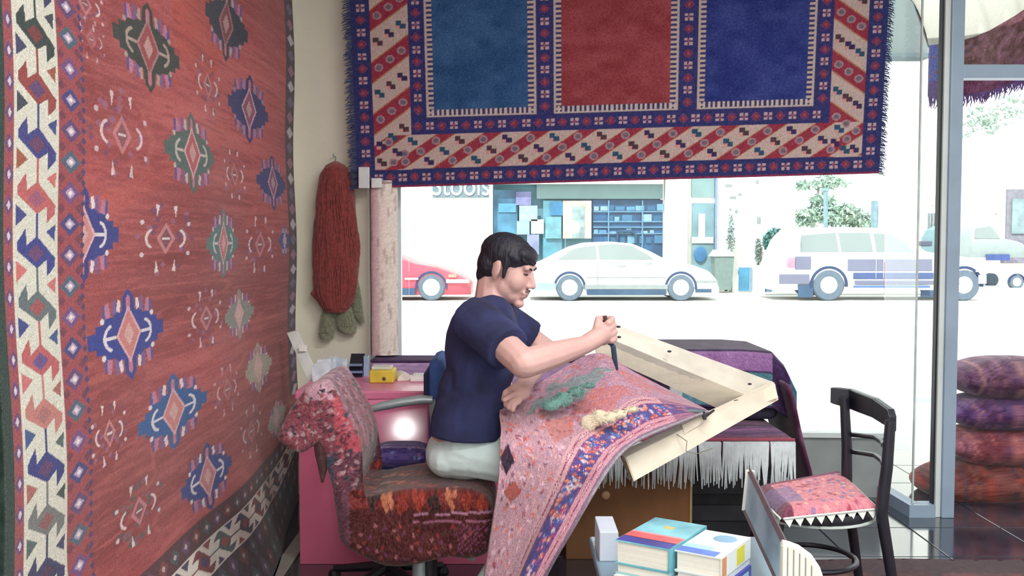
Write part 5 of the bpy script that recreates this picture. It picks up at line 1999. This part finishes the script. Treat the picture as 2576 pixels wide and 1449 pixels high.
# narrow framed panel standing on the table edge
t = thing('picture_frame', 'narrow dark framed glazed picture standing on edge beside the books', 'picture', (.73, 2.7, TZ))
A, B = P(1882, 1186, 3.0), P(1872, 1284, 3.0)
D, Cc = P(1990, 1412, 2.35), P(1972, 1500, 2.35)
B.z = max(B.z, TZ + .02)
th = Vector((.012, .004, 0))
FRM = mat('frame_brown', (74, 56, 66), .5, .15, 20)
up1, up2 = (A - B), (D - Cc)
MB().hexa([B, Cc, Cc + th, B + th, A, D, D + th, A + th]).build('glass', mat('picture_glass', (150, 184, 210), .35, .2, 6, rgb2=(180, 204, 220), spec=.4), t)  # pale blue reflection put into the base colour of the face
MB().tube([B + th * .5, Cc + th * .5], .011, 4).build('frame_rail', FRM, t)
MB().tube([A + th * .5, D + th * .5], .009, 4).build('frame_rail', FRM, t)
MB().tube([A + th * .5 + Vector((0, -.004, .004)), B + th * .5 + Vector((0, -.004, 0))], .014, 4).build('frame_end', mat('frame_lit_end', (226, 230, 226), .4), t)  # end of the brown frame, painted white for the light on it
MB().tube([D + th * .5, Cc + th * .5], .009, 4).build('frame_end', FRM, t)

# white ribbed plastic chair back at the bottom edge
t = thing('plastic_chair', 'white ribbed plastic chair back rising at the bottom edge', 'chair', (.72, 2.1, .012))
WP_ = mat('white_plastic', (232, 232, 222), .4, .02)
for i in range(7):
    x = 1966 + i * 15
    ytop = np.interp(x, [1966, 1980, 2000, 2030, 2050, 2062], [1366, 1370, 1378, 1400, 1430, 1462])
    a, b = P(x, ytop, 2.15), P(x + 13, ytop, 2.15)
    MB().bbox((a.x, 2.14, .40), (b.x, 2.165, a.z), .005).build('slat', WP_, t)
rim_ = [P(1966, 1366, 2.15), P(1982, 1370, 2.15), P(2004, 1378, 2.15), P(2034, 1400, 2.15), P(2054, 1430, 2.15), P(2068, 1470, 2.15)]
MB().tube(rim_ + [Vector((rim_[-1].x + .004, 2.15, .4))], .008, 8).build('back_rim', WP_, t, True)
sx0_, sx1_ = P(1966, 0, 2.15).x, rim_[-1].x
MB().bbox((sx0_, 1.8, .37), (sx1_ + .01, 2.17, .405), .012).build('seat', WP_, t)
for sx in (sx0_ + .02, sx1_ - .01):
    for sy in (1.83, 2.14):
        MB().tube([(sx, sy, .37), (sx, sy, .012)], [.014, .01], 8).build('leg', WP_, t)

# black cafe chair facing the table
BK = mat('black_wood', (26, 28, 40), .35, .2, 10, spec=.6)
t = thing('dining_chair', 'black wooden cafe chair with curved back rail beside the window', 'chair', (1.0, 3.33, .012))
yF, yN = 3.52, 3.17
pf_top, pn_top = P(2124, 1000, yF), P(2240, 1058, yN)
pf_seat, pn_seat = P(2130, 1222, yF), P(2218, 1275, yN)
sz = .44
def post(top, seat, foot, nm):
    mb = MB()
    mb.tube([top, seat * .55 + top * .45 + Vector((.004, 0, 0)), seat, Vector((seat.x, seat.y, sz)), foot], [.017, .019, .02, .02, .015], 10)
    return mb.build(nm, BK, t, True)


post(pf_top, pf_seat, Vector((pf_seat.x + .07, yF + .02, .012)), 'leg')
post(pn_top, pn_seat, Vector((pn_seat.x + .07, yN - .02, .012)), 'leg')
# top rail: curved broad board
rp = [P(2096, 994, yF + .04), P(2130, 1004, yF + .02), P(2180, 1026, (yF + yN) / 2), P(2226, 1052, yN + .03), P(2246, 1066, yN - .01)]
v = []
for i, q in enumerate(rp):
    hgt = [.03, .036, .034, .03, .026][i]
    bowx = [0, .02, .03, .02, 0][i]
    for dx, dz in ((-.012, -hgt), (.012, -hgt), (.012, hgt), (-.012, hgt)):
        v.append((q.x + bowx + dx, q.y, q.z + dz))
f = []
for i in range(4):
    for k in range(4):
        k2 = (k + 1) % 4
        f.append((i * 4 + k, i * 4 + k2, (i + 1) * 4 + k2, (i + 1) * 4 + k))
f += [(3, 2, 1, 0), (16, 17, 18, 19)]
o = MB()
o.add(v, f)
tr_ = o.build('top_rail', BK, t)
sb = tr_.modifiers.new('bevel', 'BEVEL')
sb.width = .006
sb.segments = 2
for (ya, yb) in ((1093, 1120), (1136, 1168)):
    a, b = P(2140, ya, yF), P(2222, yb, yN)
    mid = (a + b) / 2 + Vector((.03, 0, .008))
    MB().tube([a, a * .6 + mid * .4 + Vector((.006, 0, 0)), mid, b * .6 + mid * .4 + Vector((.006, 0, 0)), b], .0085, 8).build('back_slat', BK, t, True)
scx, scy = (pf_seat.x + .80) / 2 + .02, (yF + yN) / 2
MB().lathe([(.17, -.02), (.205, -.018), (.21, 0), (.205, .018), (.17, .02)], (scx, scy, sz - .02), 36).build('seat', BK, t, True)
MB().lathe([(.206, -.004), (.2125, -.003), (.2125, .003), (.206, .004)], (scx, scy, sz - .035), 40).build('edge_glint', mat('glint_white', (190, 204, 204), .5), t, True)  # light caught on the bentwood ring, put in as a pale band
for (dx, dy) in ((-.14, -.12), (-.14, .12)):
    MB().tube([(scx + dx, scy + dy, sz - .03), (scx + dx * 1.15, scy + dy * 1.15, .25), (scx + dx * 1.25, scy + dy * 1.3, .012)], [.018, .017, .014], 10).build('leg', BK, t, True)
an = np.linspace(0, 2 * math.pi, 28)
MB().tube([(scx + .15 * math.cos(q), scy + .15 * math.sin(q), .24) for q in an], .009, 8, False).build('stretcher_ring', BK, t, True)

# kilim seat pad with white zigzag edging
t = thing('seat_pad', 'square pink and blue kilim pad with white zigzag edging on the black chair', 'cushion', (scx, scy, sz))
corn = [PZ(1900, 1222, .475), PZ(2118, 1180, .475), PZ(2204, 1262, .475), PZ(1968, 1286, .475)]
cA, cB, cC, cD = corn
n, k = 60, 70
s = np.linspace(0, 1, k)[None, :] * np.ones((n, 1))
q = np.linspace(0, 1, n)[:, None] * np.ones((1, k))
g = lambda i: (cA[i] * (1 - s) + cB[i] * s) * (1 - q) + (cD[i] * (1 - s) + cC[i] * s) * q
edge = np.minimum(np.minimum(s, 1 - s), np.minimum(q, 1 - q))
X, Yv = g(0), g(1)
Z = sz + .012 + .03 * np.clip(edge / .08, 0, 1) ** .5
p = Paint(s, q, (204, 128, 142))
r = np.random.default_rng(8)
for i in range(160):
    p.dia(r.random(), r.random(), .03, .035, [(120, 110, 160), (214, 150, 140), (170, 90, 110), (150, 60, 80), (220, 170, 160)][i % 5], .8)
p.mask((q < .14), (120, 52, 82))
p.mask((s < .12), (110, 60, 80))
p.mask((s < .3) & (q > .3) & (q < .8), (110, 104, 150), .6)
p.C += r.normal(0, 9, s.shape)[..., None]
sheet('pad_cover', X, Yv, Z, p.C, WOOL, t, .011, flip=True)
ZIG = mat('white_edging', (214, 222, 220), .9, .05)


def zigzag(a, b, nteeth, drop, name):
    mb = MB()
    a, b = Vector(a), Vector(b)
    d = (b - a)
    side = Vector((d.y, -d.x, 0)).normalized() * .006
    for i in range(nteeth):
        p0, p1 = a + d * (i / nteeth), a + d * ((i + 1) / nteeth)
        m_ = (p0 + p1) / 2 + Vector((0, 0, -drop)) + side * 2
        tri = [p0 + side, p1 + side, m_]
        mb.prism(tri, -side * .5)
    mb.tube([a + side, b + side], .004, 5)
    return mb.build(name, ZIG, t)


def PZs(v_, z):
    return Vector((v_.x, v_.y, z))


zigzag(PZs(cD, sz + .012), PZs(cC, sz + .012), 9, .028, 'edging')
zigzag(PZs(cC, sz + .012), PZs(cB, sz + .012), 8, .028, 'edging')
zigzag(PZs(cA, sz + .012), PZs(cD, sz + .012), 8, .028, 'edging')

# stacked cushions by the entry
def m_kil(cols):
    def f_(p, r):
        for i in range(14):
            u = -.5 + i * .075 + r.uniform(-.02, .02)
            p.mask(np.abs(p.U - u) < r.uniform(.006, .016), cols[i % len(cols)], .8)
        for i in range(70):
            p.dia(r.uniform(-.5, .5), r.uniform(-.6, .9), .012, .06, cols[i % len(cols)], .7)
    return f_


def cush_at(label, xl, y_top, y_bot, Y, base, cols, seedv, w=.62, dep=.45, dx=0.):
    a = P(xl, y_bot, Y)
    b = P(xl, y_top, Y)
    return cushion('floor_cushion', label, a.x + w / 2 + dx, Y + .14, a.z, w, dep, (b.z - a.z), base, m_kil(cols), seedv=seedv, nn=52, e=.45, group='kilim cushions stacked by the entry')


cush_at('rust and olive floor cushion at the bottom of the cushion stack', 2332, 1168, 1290, 5.0, (112, 62, 60), [(150, 66, 56), (70, 60, 66), (176, 80, 62), (84, 66, 80), (130, 80, 70)], 31, .72)
cush_at('pinkish red floor cushion, second from the bottom of the stack', 2394, 1078, 1182, 5.02, (142, 84, 96), [(176, 90, 96), (110, 70, 100), (190, 120, 120), (120, 60, 66)], 32, .64)
cush_at('violet striped floor cushion, second from the top of the stack', 2396, 998, 1092, 5.02, (96, 66, 112), [(130, 80, 110), (70, 54, 100), (160, 110, 130), (90, 50, 70)], 33, .64)
cush_at('purple brown floor cushion on top of the cushion stack', 2412, 904, 1012, 5.02, (104, 70, 96), [(140, 100, 110), (80, 50, 84), (160, 120, 120), (90, 56, 66)], 34, .62)

# ================================================================= the man
SKIN = mat('skin', (200, 160, 156), .6, .05, 14, .05, 80, sheen=.05)
SHIRT = mat('navy_shirt', (34, 36, 72), .95, .2, 8, .7, 9, rgb2=(42, 48, 90))
TROU = mat('pale_trousers', (204, 222, 226), .9, .06, 6, 1.0, 9)
HAIR = mat('dark_hair', (24, 24, 38), .6, .3, 60, .5, 120, stretch=(1, 1, .3))
man = thing('person', 'seated man in navy tee shirt and pale trousers working on a rug', 'person', (P(1180, 1190, 3.3).x, 3.3, 0))

yaw, pit = math.radians(-22), math.radians(19)
HC = P(1276, 668, 3.3)
Rh = Matrix.Rotation(yaw, 3, 'Z') @ Matrix.Rotation(pit, 3, 'Y')


def H(x, y, z):
    return HC + Rh @ Vector((x, y, z))


b = MB()
# head
b.ell(H(-.008, 0, .018), (.088, .072, .078), Rh)
b.ell(H(.038, 0, -.03), (.058, .060, .082), Rh)
b.ell(H(.042, 0, -.082), (.045, .05, .034), Rh)
b.ell(H(.078, 0, -.104), (.020, .024, .017), Rh)
b.cap(H(.088, 0, .006), H(.109, 0, -.034), .0075, .0105)
b.ell(H(.097, .010, -.039), (.012, .0075, .0075), Rh)
b.ell(H(.097, -.010, -.039), (.012, .0075, .0075), Rh)
b.cap(H(.080, -.036, .020), H(.080, .036, .020), .0105, .0105)
b.cap(H(.091, -.016, -.064), H(.091, .016, -.064), .009, .009)
b.cap(H(.089, -.014, -.076), H(.089, .014, -.076), .0085, .0085)
for s in (1, -1):
    b.ell(H(.054, .028 * s, -.034), (.034, .032, .042), Rh)
    b.ell(H(.022, .030 * s, -.062), (.050, .030, .046), Rh)
    b.ell(H(-.004, .076 * s, -.012), (.018, .008, .031), Rh @ Matrix.Rotation(.35 * s, 3, 'Z'))
    b.ell(H(-.002, .074 * s, -.036), (.010, .007, .012), Rh)
# neck and trunk
nb = P(1238, 775, 3.3)
b.cap(H(-.03, 0, -.06), nb, .056, .064)
chest, belly, pelv = P(1212, 880, 3.3), P(1190, 1010, 3.3), P(1172, 1118, 3.3)
b.ell(chest, (.115, .165, .17))
b.ell(belly, (.105, .15, .16))
b.ell(pelv, (.12, .165, .10))
shR, shL = P(1205, 812, 3.13), P(1262, 806, 3.46)
elR, elL = P(1318, 915, 2.95), P(1378, 886, 3.5)
wrR, wrL = P(1470, 868, 3.12), P(1330, 950, 3.18)
hdR, hdL = P(1516, 840, 3.18), P(1308, 984, 3.1)
b.cap(shR, elR, .052, .045)
b.cap(elR, elR * .6 + wrR * .4, .046, .044)
b.cap(elR * .6 + wrR * .4, wrR, .044, .030)
b.cap(wrR, hdR, .030, .032)
b.cap(shL, elL, .052, .043)
b.cap(elL, wrL, .043, .028)
b.cap(wrL, hdL, .028, .03)
# right fist on the tool
a_ = (hdR - wrR).normalized()
td = Vector((.12, 0, -1)).normalized()
td = (td - a_ * td.dot(a_) * .5).normalized()
nn = a_.cross(td).normalized()
if nn.y > 0:
    nn = -nn
for i in range(4):
    off = td * (-.030 + .0195 * i)
    L = [1.0, 1.06, 1.0, .86][i]
    k0 = hdR + off + a_ * .014 + nn * .020
    k1 = hdR + off * 1.08 + a_ * .046 * L + nn * .012
    k2 = hdR + off * 1.08 + a_ * .044 * L - nn * .018
    k3 = hdR + off * 1.02 + a_ * .012 - nn * .024
    b.cap(k0, k1, .0115, .0105)
    b.cap(k1, k2, .0105, .0095)
    b.cap(k2, k3, .0095, .0085)
b.ell(hdR, (.034, .024, .038))
b.cap(hdR - a_ * .02 - td * .02 - nn * .006, hdR - td * .047 + a_ * .006 - nn * .012, .0135, .0115)
b.cap(hdR - td * .047 + a_ * .006 - nn * .012, hdR - td * .040 + a_ * .036 - nn * .012, .0115, .009)
# left hand pinching the rug's edge
fl_ = Vector((-.80, -.25, -.55)).normalized()
ac_ = Vector((.45, -.55, -.55)).normalized()
b.ell(hdL + fl_ * .004, (.038, .03, .03))
for i in range(4):
    off = ac_ * (-.026 + .0175 * i)
    L = [.95, 1.05, 1.0, .82][i]
    k0 = hdL + fl_ * .022 + off
    k1 = k0 + (fl_ * .7 + Vector((0, -.35, .12))) * .030 * L
    k2 = k1 + (fl_ * .5 + Vector((.15, .1, -.8))) * .022 * L
    b.cap(k0, k1, .0105, .0095)
    b.cap(k1, k2, .0095, .008)
b.cap(hdL + Vector((-.01, -.02, -.005)), P(1284, 996, 3.06), .012, .010)
b.cap(P(1284, 996, 3.06), P(1269, 1006, 3.05), .010, .0078)
# legs
hipR, hipL = P(1178, 1132, 3.2), P(1186, 1132, 3.42)
knR, knL = Vector((.17, 3.17, .575)), Vector((.19, 3.46, .575))
anR, anL = Vector((-.12, 3.17, .1)), Vector((-.02, 3.46, .1))
for hp, kn, ak in ((hipR, knR, anR), (hipL, knL, anL)):
    b.cap(hp, kn, .07, .055)
    b.cap(kn, ak, .052, .034)
    b.cap(ak, ak + Vector((.16, 0, -.05)), .034, .028)
remesh(b, 'body', SKIN, man, .0042, 3)

# shirt
b = MB()
b.ell(chest + Vector((0, 0, .0)), (.125, .178, .182))
b.ell(P(1222, 850, 3.3), (.118, .185, .13))
b.ell(belly, (.122, .165, .17))
b.ell(P(1176, 1055, 3.3), (.120, .170, .075))
b.cap(P(1172, 1050, 3.3), P(1170, 1096, 3.3), .116, .120, 20, (True, False))
b.cap(P(1176, 1056, 3.2), P(1174, 1098, 3.2), .116, .118, 20, (True, False))
b.cap(P(1182, 1056, 3.4), P(1180, 1092, 3.4), .106, .110, 20, (True, False))
b.cap(shR + Vector((-.01, .02, 0)), shL + Vector((-.01, -.02, 0)), .078, .074)
b.cap(P(1236, 795, 3.22), P(1252, 792, 3.38), .07, .07)
b.cap(nb + Vector((-.012, 0, -.03)), nb + Vector((-.004, 0, .014)), .095, .066, 20, (True, False))
for sh, el, rr0, rr1, fr_ in ((shR, elR, .073, .074, .66), (shL, elL, .07, .07, .6)):
    d = (el - sh)
    b.cap(sh, sh + d * fr_, rr0, rr1, 18, (True, False))
# front of the shirt hanging loosely from the far shoulder
b.cap(P(1290, 800, 3.44), P(1322, 856, 3.5), .04, .03)
b.cap(P(1215, 930, 3.2), P(1200, 1040, 3.2), .10, .09)
sh_o = remesh(b, 'tee_shirt', SHIRT, man, .006, 5)
MB().tube([nb + Vector((.064 * math.cos(q), .066 * math.sin(q), .014 - .016 * math.cos(q))) for q in np.linspace(0, 2 * math.pi, 26)], .006, 6, False).build('collar', mat('navy_collar', (28, 30, 62), .95), man, True)

# trousers
b = MB()
b.ell(P(1174, 1130, 3.3), (.135, .185, .095))
b.ell(P(1130, 1140, 3.3), (.08, .17, .075))
for hp, kn, ak in ((hipR, knR, anR), (hipL, knL, anL)):
    b.cap(hp, kn, .088, .068)
    b.cap(kn, ak + Vector((0, 0, .02)), .066, .055, 16, (True, False))
remesh(b, 'trousers', TROU, man, .006, 4)
for nm, ak in (('shoe', anR), ('shoe', anL)):
    b = MB()
    b.cap(ak + Vector((-.03, 0, -.055)), ak + Vector((.17, 0, -.062)), .042, .034)
    b.cap(ak + Vector((-.01, 0, .0)), ak + Vector((-.01, 0, -.05)), .044, .042)
    so = remesh(b, nm, mat('white_shoe', (226, 230, 232), .6), man, .006, 4)

# hair
b = MB()
b.ell(H(-.012, 0, .036), (.094, .080, .072), Rh)
b.ell(H(-.046, 0, -.006), (.056, .074, .068), Rh)
b.ell(H(-.060, 0, -.045), (.034, .056, .045), Rh)
b.ell(H(.052, 0, .060), (.040, .060, .026), Rh @ Matrix.Rotation(.35, 3, 'Y'))
b.cap(H(.024, -.062, .045), H(.044, -.054, .038), .016, .012)
for s in (1, -1):
    b.cap(H(.018, .068 * s, .03), H(.026, .069 * s, -.03), .012, .006)
for i in range(13):
    yy_ = -.052 + .104 * i / 12
    b.cap(H(.044, yy_ * .9, .078 - abs(yy_) * .22), H(.093 - abs(yy_) * .42, yy_, .040 - (i % 3) * .004), .008, .004, 8)
remesh(b, 'hair', HAIR, man, .0035, 6)
BROW = mat('brow_hair', (58, 46, 56), .8, .2, 60)
for s in (1, -1):
    MB().tube([H(.0915, .012 * s, .016), H(.0905, .026 * s, .021), H(.0815, .042 * s, .017)], [.003, .0036, .0015], 6).build('eyebrow', BROW, man, True)
    MB().tube([H(.0865, .018 * s, .001), H(.086, .028 * s, -.001), H(.079, .039 * s, .0)], [.0016, .0034, .0014], 6).build('eye', mat('eye_dark', (50, 38, 42), .3), man, True)
    MB().tube([H(.1005, .002 * s, -.0525), H(.0975, .013 * s, -.056), H(.088, .024 * s, -.066)], [.0036, .0042, .002], 6).build('moustache', mat('stubble', (120, 96, 100), .9, .2, 80), man, True)
MB().tube([H(.0965, -.013, -.0700), H(.0985, 0, -.0695), H(.0965, .013, -.0700)], [.001, .002, .001], 6).build('mouth', mat('lip', (160, 96, 104), .5), man, True)

# hooked knife in the right fist
t = thing('hook_tool', 'dark steel hooked tool gripped in the raised right fist', 'tool', hdR)
hs = hdR + a_ * .026
MB().tube([hs - td * .05, hs + td * .045], [.007, .008], 8).build('handle', mat('tool_wood', (70, 52, 48), .6), t, True)
e0_ = P(1543, 872, 3.19)
MB().tube([hs + td * .04, e0_, P(1546, 900, 3.2), P(1553, 930, 3.22)], [.006, .009, .009, .004], 8).build('blade', mat('tool_steel', (62, 84, 110), .35, .1, metal=.3), t, True)
